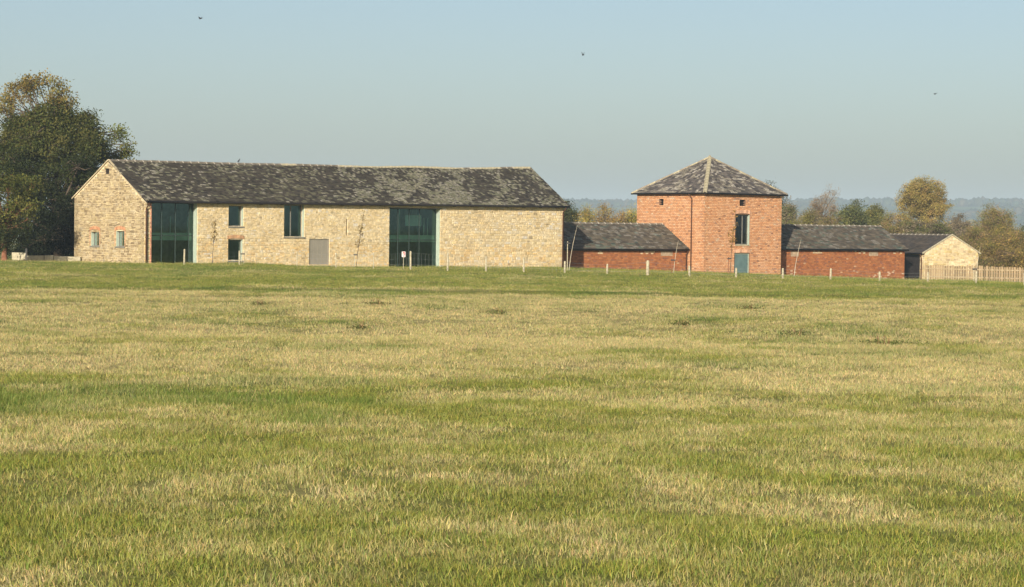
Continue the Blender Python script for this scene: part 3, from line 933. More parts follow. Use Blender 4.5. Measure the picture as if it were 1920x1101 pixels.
gutter(tower, [(-TO - 0.03, -TO, ez - 0.061), (-TO - 0.03, TS + TO, ez - 0.061)], 0.07)
downpipe(tower, (-TO - 0.03, 1.72, ez - 0.06), -1.6, (-0.09, 1.66))

# ------------------------------------------------------------------ the two low brick wings
def wing(name, label, u0, u1, v0, eave, ridge, half, seed, gable_wall_left=False, redder=1.0, pale_at=(), panel=()):
    rg = np.random.default_rng(seed)
    w = tag(empty(name, (PX, PY, 0), PA), label, 'building')
    fr = lambda x, z, d: (x, v0 + d, z)
    depth = 2 * half
    base = -2.4
    mb = MB()
    wall_sheet(mb, u0, u1, base, lambda x: eave - 0.02, [], fr, 0.35)
    wall_sheet(mb, u0, u1, base, lambda x: eave - 0.02, [], lambda x, z, d: (x, v0 + depth - d, z), 0.35)
    gt = lambda t: eave + (ridge - eave) * (1 - abs(t - v0 - half) / half) - 0.06
    wall_sheet(mb, v0, v0 + depth, base, gt, [], lambda t, z, d: (u1 - d, t, z), 0.35, extra=(v0 + half,))
    wall_sheet(mb, v0, v0 + depth, base, gt, [], lambda t, z, d: (u0 + d, t, z), 0.35, extra=(v0 + half,))
    mb.build('wall', M_TMORTAR, w)
    mb = MB()
    cols = [(0.31, 0.108, 0.035), (0.33, 0.12, 0.04), (0.285, 0.095, 0.031), (0.345, 0.135, 0.048), (0.255, 0.085, 0.032)]
    for r in courses(u0, u1, base + 0.3, lambda x: eave - 0.03, [(a, b, c, d) for (a, b, c, d) in panel], (0.14, 0.14), (0.30, 0.30), rg):
        c = pal(cols, rg, 0.14)
        xm, zm = (r[0] + r[1]) / 2, (r[2] + r[3]) / 2
        if rg.random() < 0.012: c = tuple(np.array((0.44, 0.27, 0.15)) * rg.uniform(0.8, 1.1))
        if rg.random() < 0.06: c = tuple(np.array((0.22, 0.09, 0.055)) * rg.uniform(0.8, 1.2))
        for px_ in pale_at:          # pale honeycomb vents below the eave
            if abs(xm - px_) < 0.75 and eave - 0.42 < zm < eave - 0.08 and rg.random() < 0.55: c = (0.50, 0.36, 0.21)
        if zm < -0.9 and fbm(xm / 2.2, zm, 64, 2) > 0.55 and rg.random() < 0.22: c = (0.50, 0.33, 0.21)
        if zm > eave - 0.13: c = (0.30, 0.22, 0.14)
        piece(mb, r, fr, rg, 0.011, (0.010, 0.020), 0.003, c)
    mb.build('brickwork', M_BRICK, w, kind='stuff', label='red brick courses of the low wing')
    for (a, b, c, d) in panel:
        m = MB(); m.box(a, b, v0 - 0.02, v0 + 0.05, c, d); m.build('vent_panel', M_PATCH, w)
    eo = 0.30
    def f(s, t):
        x = u0 + (u1 - u0) * s
        base = np.array([(0.090, 0.073, 0.054), (0.112, 0.092, 0.066), (0.074, 0.063, 0.050), (0.125, 0.104, 0.074), (0.098, 0.080, 0.060)][int(rg.integers(5))]) * rg.uniform(0.8, 1.25)
        if rg.random() < 0.10 + 0.9 * max(0, fbm(x / 2, t * 2, 70 + seed, 2) - 0.48): base = np.array((0.20, 0.18, 0.145)) * rg.uniform(0.8, 1.2)
        if rg.random() < 0.25 * fbm(x / 2.5, t * 3, 80 + seed, 2): base = base * np.array((0.85, 1.02, 1.02)) + np.array((0.0, 0.012, 0.012))
        return tuple(base)
    mb = MB()
    E0, E1 = Vector((u0 - 0.1, v0 - eo, eave - 0.0)), Vector((u1 + (0.25 if gable_wall_left is False else 0.0), v0 - eo, eave))
    R0, R1 = Vector((u0 - 0.1, v0 + half, ridge)), Vector((E1.x, v0 + half, ridge))
    # old roofs dip a little between the trusses
    slates(mb, E0, E1, R0, R1, 18, 0.38, rg, f, sag=lambda s, t: 0.035 * (fbm(s * 7, t, 90 + seed, 2) - 0.5) * 2)
    mb.build('roof_slates', M_SLATE, w, kind='stuff', label='dark slates of the low wing roof')
    mb = MB(); dz = Vector((0, 0, 0.05))
    mb.poly([E0 - dz, E1 - dz, R1 - dz, R0 - dz])
    b0, b1 = Vector((E0.x, v0 + depth + eo, eave)), Vector((E1.x, v0 + depth + eo, eave))
    mb.poly([R0 - dz * 0.5, R1 - dz * 0.5, b1, b0])
    mb.poly([E0 - dz, E1 - dz, E1 - dz * 3, E0 - dz * 3])
    mb.poly([E1 - dz, R1 - dz, R1 - dz * 3, E1 - dz * 3])
    mb.build('roof', M_UNDER, w)
    n = int((E1.x - E0.x) / 0.72)
    tile = ridge_mesh('ridge_tile', 0.72, M_RIDGE, 0.15, 0.10)
    for k in range(n):
        L_ = (E1.x - E0.x - 0.1) / n
        o = link('ridge_tile', tile, w)
        o.location = (E0.x + k * L_, v0 + half, ridge + 0.03 + rg.uniform(-0.01, 0.015)); o.scale = (L_ / 0.72, 1, rg.uniform(0.9, 1.15))
        o.rotation_euler = (rg.uniform(-0.05, 0.05), rg.uniform(-0.02, 0.02), 0)
    gutter(w, [(E0.x, v0 - eo - 0.05, eave - 0.05), (E1.x - 0.02, v0 - eo - 0.05, eave - 0.05)], 0.065)
    return w

lw = wing('brick_wing', 'low red brick range between the stone barn and the brick tower', -18.5, -0.02, 2.23, 1.02, 3.22, 3.35, 31, True,
          pale_at=(-10.0, -4.6), panel=((-3.1, -1.75, 0.42, 0.84),))
downpipe(lw, (-0.2, 2.23 - 0.35, 0.97), -1.6, (-0.2, 2.13))
rw = wing('brick_wing', 'low red brick range to the right of the brick tower, beside the gabled outbuilding', TS + 0.02, 27.65, 2.2, 1.13, 3.33, 3.4, 37, False,
          pale_at=(15.9, 21.5, 26.5), panel=((22.8, 24.0, 0.50, 0.90), (12.6, 13.6, 0.42, 0.90)))

# ------------------------------------------------------------------ gabled stone outbuilding on the right
OX, OY, OA = 39.81, 220.0, R(25)
outb = tag(empty('stone_outbuilding', (OX, OY, 0), OA), 'small stone outbuilding with gable end behind the paling fence', 'outbuilding')
OW, OD, OE, OR_ = 6.3, 13.0, 0.86, 2.58
rg = np.random.default_rng(41)
otop = lambda x: OE + (OR_ - OE) * (1 - abs(x - OW / 2) / (OW / 2))
mb = MB()
og = lambda x, z, d: (x, d, z); ol = lambda t, z, d: (d, t, z)
wall_sheet(mb, 0, OW, -2.6, otop, [], og, 0.4, extra=(OW / 2,))
OLO = [(0.75, 6.0, -2.3, 0.62)]
wall_sheet(mb, 0, OD, -2.6, lambda t: OE - 0.03, OLO, ol, 0.4)
wall_sheet(mb, 0, OD, -2.6, lambda t: OE - 0.03, [], lambda t, z, d: (OW - d, t, z), 0.4)
wall_sheet(mb, 0, OW, -2.6, otop, [], lambda x, z, d: (x, OD - d, z), 0.4, extra=(OW / 2,))
mb.build('wall', M_MORTAR, outb)
mb = MB()
for r in courses(0, OW, -2.3, lambda x: otop(x) - 0.05, [], (0.14, 0.25), (0.22, 0.55), rg, merge=0.25):
    piece(mb, r, og, rg, 0.011, (0.012, 0.04), 0.014, pal([(0.52, 0.42, 0.255), (0.48, 0.38, 0.22), (0.55, 0.45, 0.28), (0.42, 0.33, 0.20), (0.47, 0.36, 0.17)], rg, 0.15))
for r in courses(0, 0.75, -2.3, lambda x: OE - 0.06, [], (0.16, 0.25), (0.3, 0.45), rg):
    piece(mb, r, ol, rg, 0.011, (0.012, 0.04), 0.012, pal(STONE_C, rg, 0.12))
mb.build('rubble_masonry', M_STONE, outb, kind='stuff', label='coursed limestone of the outbuilding gable')
m = MB(); m.box(0.25, 0.3, 0.76, 5.99, -2.3, 0.6); m.build('doorway_shade', M_BLACK, outb)  # black sheet puts the shaded inside of the open doorway into colour
mb = MB()
eo = 0.28
E0, E1 = Vector((-eo, OD, OE - 0.06)), Vector((-eo, -0.05, OE - 0.06)); R0, R1 = Vector((OW / 2, OD, OR_)), Vector((OW / 2, -0.05, OR_))
slates(mb, E0, E1, R0, R1, 15, 0.36, rg, lambda s, t: tuple(np.array([(0.068, 0.056, 0.046), (0.082, 0.066, 0.052), (0.056, 0.049, 0.043)][int(rg.integers(3))]) * rg.uniform(0.8, 1.3)))
mb.build('roof_slates', M_SLATE, outb, kind='stuff', label='dark slates of the outbuilding roof')
mb = MB(); dz = Vector((0, 0, 0.05))
mb.poly([E0 - dz, E1 - dz, R1 - dz, R0 - dz]); mb.poly([R0 - dz, R1 - dz, (OW + eo, -0.05, OE - 0.1), (OW + eo, OD, OE - 0.1)])
mb.build('roof', M_UNDER, outb)
mb = MB()
for (p, q) in (((-eo, OE - 0.14), (OW / 2, OR_ - 0.02)), ((OW + eo, OE - 0.14), (OW / 2, OR_ - 0.02))):
    mb.hexa([(p[0], -0.10, p[1]), (q[0], -0.10, q[1]), (q[0], 0.02, q[1]), (p[0], 0.02, p[1]), (p[0], -0.10, p[1] + 0.12), (q[0], -0.10, q[1] + 0.12), (q[0], 0.02, q[1] + 0.12), (p[0], 0.02, p[1] + 0.12)])
mb.build('verge_coping', M_OAK, outb)
tile = ridge_mesh('ridge_tile', 0.72, M_RIDGE, 0.15, 0.10)
for k in range(17):
    o = link('ridge_tile', tile, outb); o.location = (OW / 2, 0.05 + k * 0.74, OR_ + 0.03); o.rotation_euler = (rg.uniform(-0.05, 0.05), 0, math.pi / 2)
    o.scale = (1, 1, rg.uniform(0.9, 1.15))
gutter(outb, [(-eo - 0.05, 0.0, OE - 0.12), (-eo - 0.05, OD, OE - 0.12)], 0.06)
downpipe(outb, (-eo - 0.05, 0.25, OE - 0.12), -2.2, (-0.08, 0.42), r=0.06)

# ------------------------------------------------------------------ fences
def on_ground(x, y): return float(ground_z(x, y))
def px_x(px, y, row=505):                   # ground X of a picture column at depth y
    a = (px - 960) / F_PX; b = -(row - 550.5) / F_PX
    return (a - ROLL * b) * y
fence = tag(empty('wire_fence', (0, 140, 0)), 'post and wire stock fence across the grass in front of the buildings', 'fence')
fposts = [(345, 150), (449, 154), (557, 152), (630, 150), (700, 147), (770, 144), (839, 141), (911, 140), (982, 139.5), (1059, 139), (1138, 137), (1214, 135), (1293, 133.5),
          (1380, 132), (1468, 130), (1557, 128), (1650, 126), (1740, 124.5), (1830, 123), (1921, 121.5), (2015, 120)]
FH = [1.05, 0.95, 1.1, 1.0, 1.05, 1.18, 1.14, 0.95, 0.9, 0.72, 0.62, 0.88, 0.6, 0.55, 0.6, 0.66, 0.55, 0.58, 0.7, 0.7, 0.7]
tops = []
rg = np.random.default_rng(51)
for (px, y), h in zip(fposts, FH):
    x = px_x(px, y); z = on_ground(x, y)
    thin = px in (557, 630, 700)
    r = 0.036 if thin else 0.062
    if px == 1214: r = 0.095
    m = MB()
    lean = rg.uniform(-0.03, 0.03)
    m.tube([(0, 0, -0.3), (lean * 0.3, 0, 0.0), (lean, 0, h - 0.03), (lean * 1.02, 0, h)], [r, r, r * 0.95, r * 0.7], 7)
    o = m.build('post', M_OAK, fence)
    o.location = (x, y - 140, z)
    tops.append(Vector((x + lean, y - 140, z + h)))
mb = MB()
for (a, b), ha, hb in zip(zip(tops[:-1], tops[1:]), FH[:-1], FH[1:]):
    for k in (0.10, 0.4, 0.7):
        pa, pb = a - Vector((0, 0, k * ha)), b - Vector((0, 0, k * hb))
        mid = (pa + pb) / 2 - Vector((0, 0, 0.03))
        mb.tube([pa, mid, pb], 0.003, 4, caps=False)
    if a.x < 2:
        for k in range(1, 10):
            p = a.lerp(b, k / 10)
            mb.tube([p - Vector((0, 0, ha * 0.12 + 0.02)), p - Vector((0, 0, ha * 0.9))], 0.003, 4, caps=False)
mb.build('wire_netting', M_WIRE, fence, kind='stuff')
# notice hung on the wire in front of the middle doorway
sx = px_x(757.5, 145.0, 477)
sz = 2.6 - ((477 - ROLL * (757 - 960)) - 430 - 0) / F_PX * 145 - 0.0
sign = tag(empty('notice_sign', (sx, 144.4, sz)), 'small white notice with red lettering beside a fence post at the middle doorway', 'sign')
m = MB(); m.box(-0.11, 0.12, -0.008, 0.008, -0.17, 0.18); m.build('panel', M_WHITE, sign)
m = MB()
m.box(-0.05, 0.09, -0.013, -0.0085, 0.10, 0.15); m.box(0.04, 0.09, -0.0125, -0.0085, -0.02, 0.10); m.box(-0.05, 0.09, -0.013, -0.0085, -0.06, -0.02); m.box(-0.05, 0.0, -0.0125, -0.0085, 0.02, 0.10); m.box(-0.02, 0.07, -0.013, -0.0085, -0.14, -0.10)
m.build('red_mark', M_RED, sign)
m = MB(); m.tube([(0, 0.02, -sz + on_ground(sx, 144.4) - 0.2), (0, 0.02, 0.18)], 0.018, 6); m.build('stake', M_OAK, sign)

# paling fence on the right
pal_f = tag(empty('paling_fence', (0, 185, 0)), 'close-boarded wooden paling fence in front of the outbuilding gable', 'fence')
rg = np.random.default_rng(53)
A_, B_ = Vector((px_x(1736, 190, 528), 190)), Vector((px_x(2010, 180, 532), 180))
nP = 58
boardm = []
for k in range(5):
    m = MB(); v = np.array((0.25, 0.18, 0.10)) * (0.75 + 0.13 * k)
    h = 1.27 + 0.02 * k
    m.box(-0.088, 0.088, -0.012, 0.012, -0.3, h, tuple(v)); boardm.append(m.mesh('board', M_PALE))
for k in range(nP):
    p = A_.lerp(B_, k / nP)
    o = link('board', boardm[int(rg.integers(5))], pal_f)
    o.location = (p.x, p.y - 185 + (0.012 if k % 2 else -0.014), on_ground(p.x, p.y) + 0.0)
    o.rotation_euler = (0, rg.uniform(-0.012, 0.012), math.atan2(B_.y - A_.y, B_.x - A_.x))
for z in (0.35, 1.0):
    m = MB()
    m.hexa([(A_.x - 0.1, A_.y - 185 + 0.03, on_ground(*A_) + z), (B_.x, B_.y - 185 + 0.03, on_ground(*B_) + z), (B_.x, B_.y - 185 + 0.08, on_ground(*B_) + z), (A_.x - 0.1, A_.y - 185 + 0.08, on_ground(*A_) + z),
            (A_.x - 0.1, A_.y - 185 + 0.03, on_ground(*A_) + z + 0.09), (B_.x, B_.y - 185 + 0.03, on_ground(*B_) + z + 0.09), (B_.x, B_.y - 185 + 0.08, on_ground(*B_) + z + 0.09), (A_.x - 0.1, A_.y - 185 + 0.08, on_ground(*A_) + z + 0.09)], (0.35, 0.27, 0.16))
    m.build('rail', M_PALE, pal_f)

# low rubble wall and marker post left of the barn
lowall = tag(empty('low_stone_wall', (0, 160, 0)), 'low line of pale stone slabs under the dark tree', 'wall')
rg = np.random.default_rng(57)
x0 = px_x(22, 163, 480); x1 = px_x(137, 163, 480)
k = x0
while k < x1:
    wdt = rg.uniform(0.5, 1.3)
    m = MB()
    h = 0.40 if k > x0 + 1.0 else 0.62
    h *= rg.uniform(0.85, 1.1)
    j = lambda: rg.uniform(-0.03, 0.03)
    m.hexa([(k + j(), 3 + j(), -0.4), (k + wdt - 0.03, 3 + j(), -0.4), (k + wdt - 0.03, 3.5, -0.4), (k, 3.5, -0.4),
            (k + j() + 0.02, 3.03 + j(), h + j()), (k + wdt - 0.05, 3.03 + j(), h + j()), (k + wdt - 0.05, 3.48, h + j()), (k + 0.02, 3.48, h + j())], tuple(np.array((0.42, 0.375, 0.26)) * rg.uniform(0.82, 0.98)))
    o = m.build('slab', M_STONE, lowall); o.location = (0, 0, on_ground(k, 163))
    k += wdt
mk = tag(empty('marker_post', (px_x(50.5, 162.6, 477), 162.4, on_ground(-33, 162.4))), 'short white marker post at the low slabs left of the barn', 'post')
m = MB(); m.tube([(0, 0, -0.3), (0, 0, 0.86), (0, 0, 0.9)], [0.065, 0.065, 0.04], 8); m.build('shaft', M_WHITE, mk)


# ------------------------------------------------------------------ trees
def leaf_cloud(cent, size, asp, cols, rg, up=0.0, droop=0.0):
    """quads at cent (n,3)"""
    n = len(cent)
    d = rg.normal(size=(n, 3)); d[:, 2] = d[:, 2] * (1 - abs(up)) + up * 1.6
    d /= np.linalg.norm(d, axis=1)[:, None]
    a = rg.normal(size=(n, 3)); s = np.cross(d, a); s /= np.linalg.norm(s, axis=1)[:, None] + 1e-9
    L = (size * rg.uniform(0.6, 1.4, n))[:, None]
    W = L / asp
    P0 = cent - d * L * 0.5; P1 = cent + s * W * 0.5; P2 = cent + d * L * 0.5; P3 = cent - s * W * 0.5
    V = np.stack([P0, P1, P2, P3], 1).reshape(-1, 3)
    Q = np.arange(4 * n).reshape(n, 4)
    return V, Q


def tree(name, label, cat, x, y, h, lobes, cols, n, leaf=0.22, asp=1.6, up=0.0, trunk_r=0.28, seed=1, bark=None, group=None, clump=0.5, z0=None, trunk_top=0.55, perclump=34, limb_r=0.09, shell=0.55, sub=0):
    """lobes: (dx, dy, z, rx, ry, rz, weight, palette index or None)"""
    rg = np.random.default_rng(seed)
    z0 = on_ground(x, y) if z0 is None else z0
    out = []
    for (dx, dy, z, rx, ry, rz, wt, pi) in lobes:
        if sub == 0: out.append((dx, dy, z, rx, ry, rz, wt, pi)); continue
        out.append((dx, dy, z, rx * 0.78, ry * 0.78, rz * 0.78, wt * 0.45, pi))
        for k in range(sub):
            d = rg.normal(size=3); d /= np.linalg.norm(d)
            f = rg.uniform(0.30, 0.50); q = rg.uniform(0.62, 0.98)
            out.append((dx + d[0] * rx * q, dy + d[1] * ry * q, z + d[2] * rz * q, rx * f, ry * f, max(rz, rx * 0.5) * f * 0.9, wt * 0.55 / sub * rg.uniform(0.5, 1.5), pi))
    lobes = out
    t = tag(empty(name, (x, y, z0)), label, cat, group)
    bark = bark or M_BARK
    mb = MB()
    top = h * trunk_top
    pts = [(0, 0, -0.4)]; rr = [trunk_r * 1.35]
    wx = wy = 0
    for k in range(1, 6):
        wx += rg.uniform(-0.12, 0.12) * h / 14; wy += rg.uniform(-0.1, 0.1) * h / 14
        pts.append((wx, wy, top * k / 5)); rr.append(trunk_r * (1 - 0.13 * k))
    mb.tube(pts, rr, 8)
    tip = Vector(pts[-1])
    wsum = sum(l[6] for l in lobes)
    allc, allcol = [], []
    for li, (dx, dy, z, rx, ry, rz, wt, pi) in enumerate(lobes):
        c = Vector((dx, dy, z))
        st = Vector(pts[3]).lerp(tip, rg.random()) if z > pts[3][2] else Vector(pts[2])
        mid = st.lerp(c, 0.55) + Vector((0, 0, 0.12 * (c - st).length * rg.uniform(-0.2, 1)))
        mb.tube([st, mid, c], [limb_r * 1.7, limb_r, limb_r * 0.5], 6, caps=False)
        m = int(n * wt / wsum)
        bright = rg.uniform(0.72, 1.28)
        nc = max(3, m // perclump)
        dr = rg.normal(size=(nc, 3)); dr /= np.linalg.norm(dr, axis=1)[:, None]
        rad = shell + (1 - shell) * rg.random(nc) ** 0.6
        rad *= 0.84 + 0.26 * rg.random(nc)
        cc = np.array([dx, dy, z]) + dr * rad[:, None] * np.array([rx, ry, rz])
        for q in range(min(nc, 16)):
            e = Vector(cc[q]); md = c.lerp(e, 0.5) + Vector(rg.normal(size=3) * 0.12 * rx)
            mb.tube([c, md, e], [limb_r * 0.5, limb_r * 0.32, limb_r * 0.14], 4, caps=False)
        idx = rg.integers(nc, size=m)
        p = cc[idx] + rg.normal(size=(m, 3)) * clump * np.array([1, 1, 0.75])
        P = cols[pi] if pi is not None else cols[0]
        P = np.array(P)
        base = P[rg.integers(len(P), size=nc)] * rg.uniform(0.75, 1.25, (nc, 1)) * bright
        col = base[idx] * rg.uniform(0.84, 1.16, (m, 1))
        allc.append(p); allcol.append(col)
    mb.build('trunk', bark, t)
    p = np.concatenate(allc); col = np.clip(np.concatenate(allcol), 0, 1)
    Vv, Qq = leaf_cloud(p, leaf, asp, col, rg, up)
    link('crown', fast_mesh('crown', Vv, Qq, M_LEAF, col), t)
    return t


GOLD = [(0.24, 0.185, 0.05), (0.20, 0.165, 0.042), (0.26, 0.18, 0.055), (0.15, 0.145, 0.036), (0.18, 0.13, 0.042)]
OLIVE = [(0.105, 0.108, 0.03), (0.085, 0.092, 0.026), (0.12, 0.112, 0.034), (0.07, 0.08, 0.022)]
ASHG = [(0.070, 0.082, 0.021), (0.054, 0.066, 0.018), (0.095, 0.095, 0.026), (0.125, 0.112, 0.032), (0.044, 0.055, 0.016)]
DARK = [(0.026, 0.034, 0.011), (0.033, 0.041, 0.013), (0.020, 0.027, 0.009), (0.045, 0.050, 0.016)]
DARK_SHADED = [(0.013, 0.018, 0.007), (0.018, 0.024, 0.009), (0.010, 0.014, 0.006)]  # evergreen's lower leaves, darkened to put the shade there into colour
YGREEN = [(0.165, 0.17, 0.036), (0.13, 0.145, 0.03), (0.20, 0.185, 0.042), (0.10, 0.12, 0.026)]
BROWN = [(0.125, 0.098, 0.052), (0.15, 0.115, 0.06), (0.10, 0.08, 0.045)]
GREYB = [(0.105, 0.095, 0.06), (0.12, 0.11, 0.07), (0.09, 0.08, 0.052)]
GREEN = [(0.065, 0.08, 0.028), (0.08, 0.09, 0.03), (0.05, 0.065, 0.024)]
WILLOW = [(0.165, 0.145, 0.045), (0.145, 0.13, 0.04), (0.12, 0.115, 0.036), (0.175, 0.135, 0.05)]

# the big dark tree at the left with its thin golden top
def lobe_px(px, py, y, rx, rz, wt, pi, cx, cy, z0, ry=None, dy=0):
    """lobe centred where a picture point lies at depth y; sizes in metres"""
    yy = y + dy
    X = px_x(px, yy, py); Z = CAM_Z - ((py - ROLL * (px - 960)) - 430.0) / F_PX * yy
    return (X - cx, yy - cy, Z - z0, rx, ry or rx, rz, wt, pi)

TX, TY = px_x(105, 175, 480), 175.0
tz = on_ground(TX, TY)
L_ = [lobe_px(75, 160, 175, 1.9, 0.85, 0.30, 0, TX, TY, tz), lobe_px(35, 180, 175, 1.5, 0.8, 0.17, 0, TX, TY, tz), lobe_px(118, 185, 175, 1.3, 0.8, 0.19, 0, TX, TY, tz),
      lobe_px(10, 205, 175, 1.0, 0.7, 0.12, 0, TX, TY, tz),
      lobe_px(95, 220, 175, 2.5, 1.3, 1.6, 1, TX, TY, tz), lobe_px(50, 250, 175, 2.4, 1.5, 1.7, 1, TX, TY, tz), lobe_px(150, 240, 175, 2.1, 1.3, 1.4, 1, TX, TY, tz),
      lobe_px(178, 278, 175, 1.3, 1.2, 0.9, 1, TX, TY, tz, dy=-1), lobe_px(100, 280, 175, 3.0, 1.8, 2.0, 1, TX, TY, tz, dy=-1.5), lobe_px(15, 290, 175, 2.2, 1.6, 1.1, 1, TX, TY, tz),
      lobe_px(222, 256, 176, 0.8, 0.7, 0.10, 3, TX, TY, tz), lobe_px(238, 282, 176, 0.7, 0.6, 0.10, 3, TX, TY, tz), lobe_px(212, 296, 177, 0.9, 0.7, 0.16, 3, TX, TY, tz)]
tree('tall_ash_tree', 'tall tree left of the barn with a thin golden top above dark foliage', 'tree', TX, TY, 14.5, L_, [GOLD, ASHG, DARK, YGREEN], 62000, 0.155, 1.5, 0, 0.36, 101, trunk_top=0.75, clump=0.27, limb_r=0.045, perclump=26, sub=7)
EX, EY = px_x(110, 171, 480), 171.0
ezz = on_ground(EX, EY)
L_ = [lobe_px(110, 330, 171, 3.4, 1.8, 1.5, 0, EX, EY, ezz), lobe_px(55, 345, 171, 2.6, 2.0, 1.3, 0, EX, EY, ezz), lobe_px(165, 340, 171, 1.9, 1.8, 1.1, 0, EX, EY, ezz),
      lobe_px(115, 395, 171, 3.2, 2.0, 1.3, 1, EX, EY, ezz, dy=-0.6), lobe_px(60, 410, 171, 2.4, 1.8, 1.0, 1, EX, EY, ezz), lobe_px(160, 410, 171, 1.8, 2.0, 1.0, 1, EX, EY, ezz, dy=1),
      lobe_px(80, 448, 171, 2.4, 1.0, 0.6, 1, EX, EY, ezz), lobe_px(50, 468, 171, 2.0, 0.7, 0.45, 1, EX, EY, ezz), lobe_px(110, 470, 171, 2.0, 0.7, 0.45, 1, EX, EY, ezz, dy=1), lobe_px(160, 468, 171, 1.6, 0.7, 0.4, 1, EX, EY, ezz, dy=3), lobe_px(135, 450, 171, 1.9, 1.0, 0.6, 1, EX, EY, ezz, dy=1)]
tree('evergreen_tree', 'dense dark evergreen tree against the left gable of the barn', 'tree', EX, EY, 9.0, L_, [DARK, DARK_SHADED], 64000, 0.16, 1.5, -0.1, 0.4, 103, trunk_top=0.6, clump=0.30, perclump=40, shell=0.35, sub=6)
SX, SY = px_x(8, 158, 480), 158.0
szz = on_ground(SX, SY)
L_ = [lobe_px(15, 360, 158, 1.5, 1.2, 1.0, 0, SX, SY, szz), lobe_px(35, 395, 158, 1.3, 1.0, 0.8, 0, SX, SY, szz), lobe_px(0, 410, 158, 1.6, 1.2, 0.9, 0, SX, SY, szz), lobe_px(30, 440, 158, 1.4, 0.7, 0.7, 1, SX, SY, szz), lobe_px(45, 350, 160, 1.0, 0.9, 0.5, 0, SX, SY, szz), lobe_px(-5, 455, 158, 1.3, 0.5, 0.5, 1, SX, SY, szz), lobe_px(-15, 345, 158, 1.5, 1.3, 0.8, 0, SX, SY, szz)]  # lower lobes get dark leaves, shade below the lit top put in colour
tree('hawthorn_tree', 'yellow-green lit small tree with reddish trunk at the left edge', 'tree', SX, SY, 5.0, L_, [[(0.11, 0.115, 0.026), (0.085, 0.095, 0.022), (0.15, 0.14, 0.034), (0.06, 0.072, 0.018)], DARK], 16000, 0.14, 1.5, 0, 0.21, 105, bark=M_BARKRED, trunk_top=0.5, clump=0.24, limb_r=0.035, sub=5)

# trees and scrub behind the farm, seen to the right of and between the buildings
def bg_tree(name, label, px, base_y, top_row, width_px, cols, n, leaf, asp, up, seed, lobes_n=7, squash=1.0, cat='tree', group='trees and scrub behind the farm', clump=0.5, bottom_row=None, tr=0.2):
    y = base_y
    x = px_x(px, y, 440)
    z0 = on_ground(x, y)
    top_row -= 6
    ztop = CAM_Z - ((top_row - ROLL * (px - 960)) - 430.0) / F_PX * y
    h = ztop - z0
    if cat == 'bush': width_px *= 1.35; n = int(n * 1.9); lobes_n += 5; leaf *= 1.15
    hw = width_px / 2 / F_PX * y
    r_ = np.random.default_rng(seed + 900)
    lob = []
    zl = z0 + (0.12 if cat == 'bush' else 0.25) * h if bottom_row is None else CAM_Z - ((bottom_row - ROLL * (px - 960)) - 430.0) / F_PX * y
    lo = (zl - z0)
    for k in range(lobes_n):
        f = (k + 0.5) / lobes_n
        rz = (h - lo) * 0.5 * r_.uniform(0.35, 0.55)
        z = lo + rz * 0.6 + (h - rz - lo - rz * 0.6) * f
        prof = math.sqrt(max(0.05, 1 - (abs(2 * f - 0.75) / 1.35) ** 2)) * squash
        a = k * 2.4 + r_.uniform(-0.5, 0.5)
        rr = hw * r_.uniform(0.42, 0.62)
        lob.append((math.cos(a) * (hw - rr) * prof, math.sin(a) * (hw - rr) * prof * 0.8, z, rr, rr, rz, rr * rz, None if k % 3 else 0))
    cols = [tuple(min(1, q * g_) for q, g_ in zip(c_, (1.95, 1.70, 1.60))) for c_ in cols]
    return tree(name, label, cat, x, y, h, lob, [cols], int(n * 1.5), leaf * 0.8, asp, up, tr, seed, group=group, z0=z0, clump=clump * 0.62, trunk_top=0.7, limb_r=0.045, sub=4)

bg_tree('willow_tree', 'large rounded golden-yellow tree behind the right-hand buildings', 1729, 300, 326, 104, WILLOW, 24000, 0.26, 3.0, 0.45, 201, 16, 1.15, clump=0.42, bottom_row=425, tr=0.3)
bg_tree('bare_tree', 'thinning brown tree rising above the green bushes right of the tower', 1540, 330, 357, 78, BROWN, 9000, 0.30, 6.0, 0.5, 202, 9, clump=0.55)
bg_tree('green_tree', 'rounded grey-green tree behind the right brick range', 1597, 285, 376, 80, GREEN, 12000, 0.24, 1.8, 0.1, 203, 9)
bg_tree('green_tree', 'bushy olive-green tree just right of the rounded grey-green one', 1640, 300, 381, 70, GREEN + OLIVE, 9000, 0.24, 2.0, 0.2, 204, 8)
bg_tree('scrub_bush', 'olive scrub bush beside the brick tower', 1512, 262, 394, 62, OLIVE + GREYB, 8000, 0.22, 3.0, 0.4, 205, 7, cat='bush')
bg_tree('dark_tree', 'dark tree top peeping over the right hip of the tower roof', 1445, 340, 331, 96, GREYB + DARK, 8000, 0.28, 2.5, 0.2, 206, 8)
bg_tree('scrub_bush', 'brownish scrub bush between the olive tree and the golden tree', 1680, 275, 402, 60, BROWN + OLIVE, 8000, 0.22, 3.5, 0.4, 207, 7, cat='bush')
bg_tree('scrub_bush', 'grey-green bush under the large golden tree', 1735, 262, 410, 80, GREEN + GREYB, 9000, 0.22, 2.5, 0.3, 208, 7, cat='bush')
bg_tree('scrub_bush', 'hazy grey bush right of the large golden tree', 1795, 330, 405, 62, GREYB, 8000, 0.26, 3.0, 0.3, 209, 7, cat='bush')
bg_tree('olive_tree', 'tall olive-brown tree with a pointed top near the right edge', 1872, 268, 378, 88, OLIVE + BROWN, 14000, 0.24, 4.0, 0.5, 210, 10, clump=0.45)
bg_tree('scrub_bush', 'olive bush just behind the outbuilding gable', 1830, 245, 428, 70, OLIVE + BROWN, 9000, 0.22, 4.0, 0.5, 211, 7, cat='bush')
bg_tree('scrub_bush', 'rounded golden-olive bush at the right edge behind the palings', 1905, 226, 430, 110, OLIVE + GOLD[:2] + BROWN, 15000, 0.20, 4.0, 0.5, 212, 10, cat='bush')
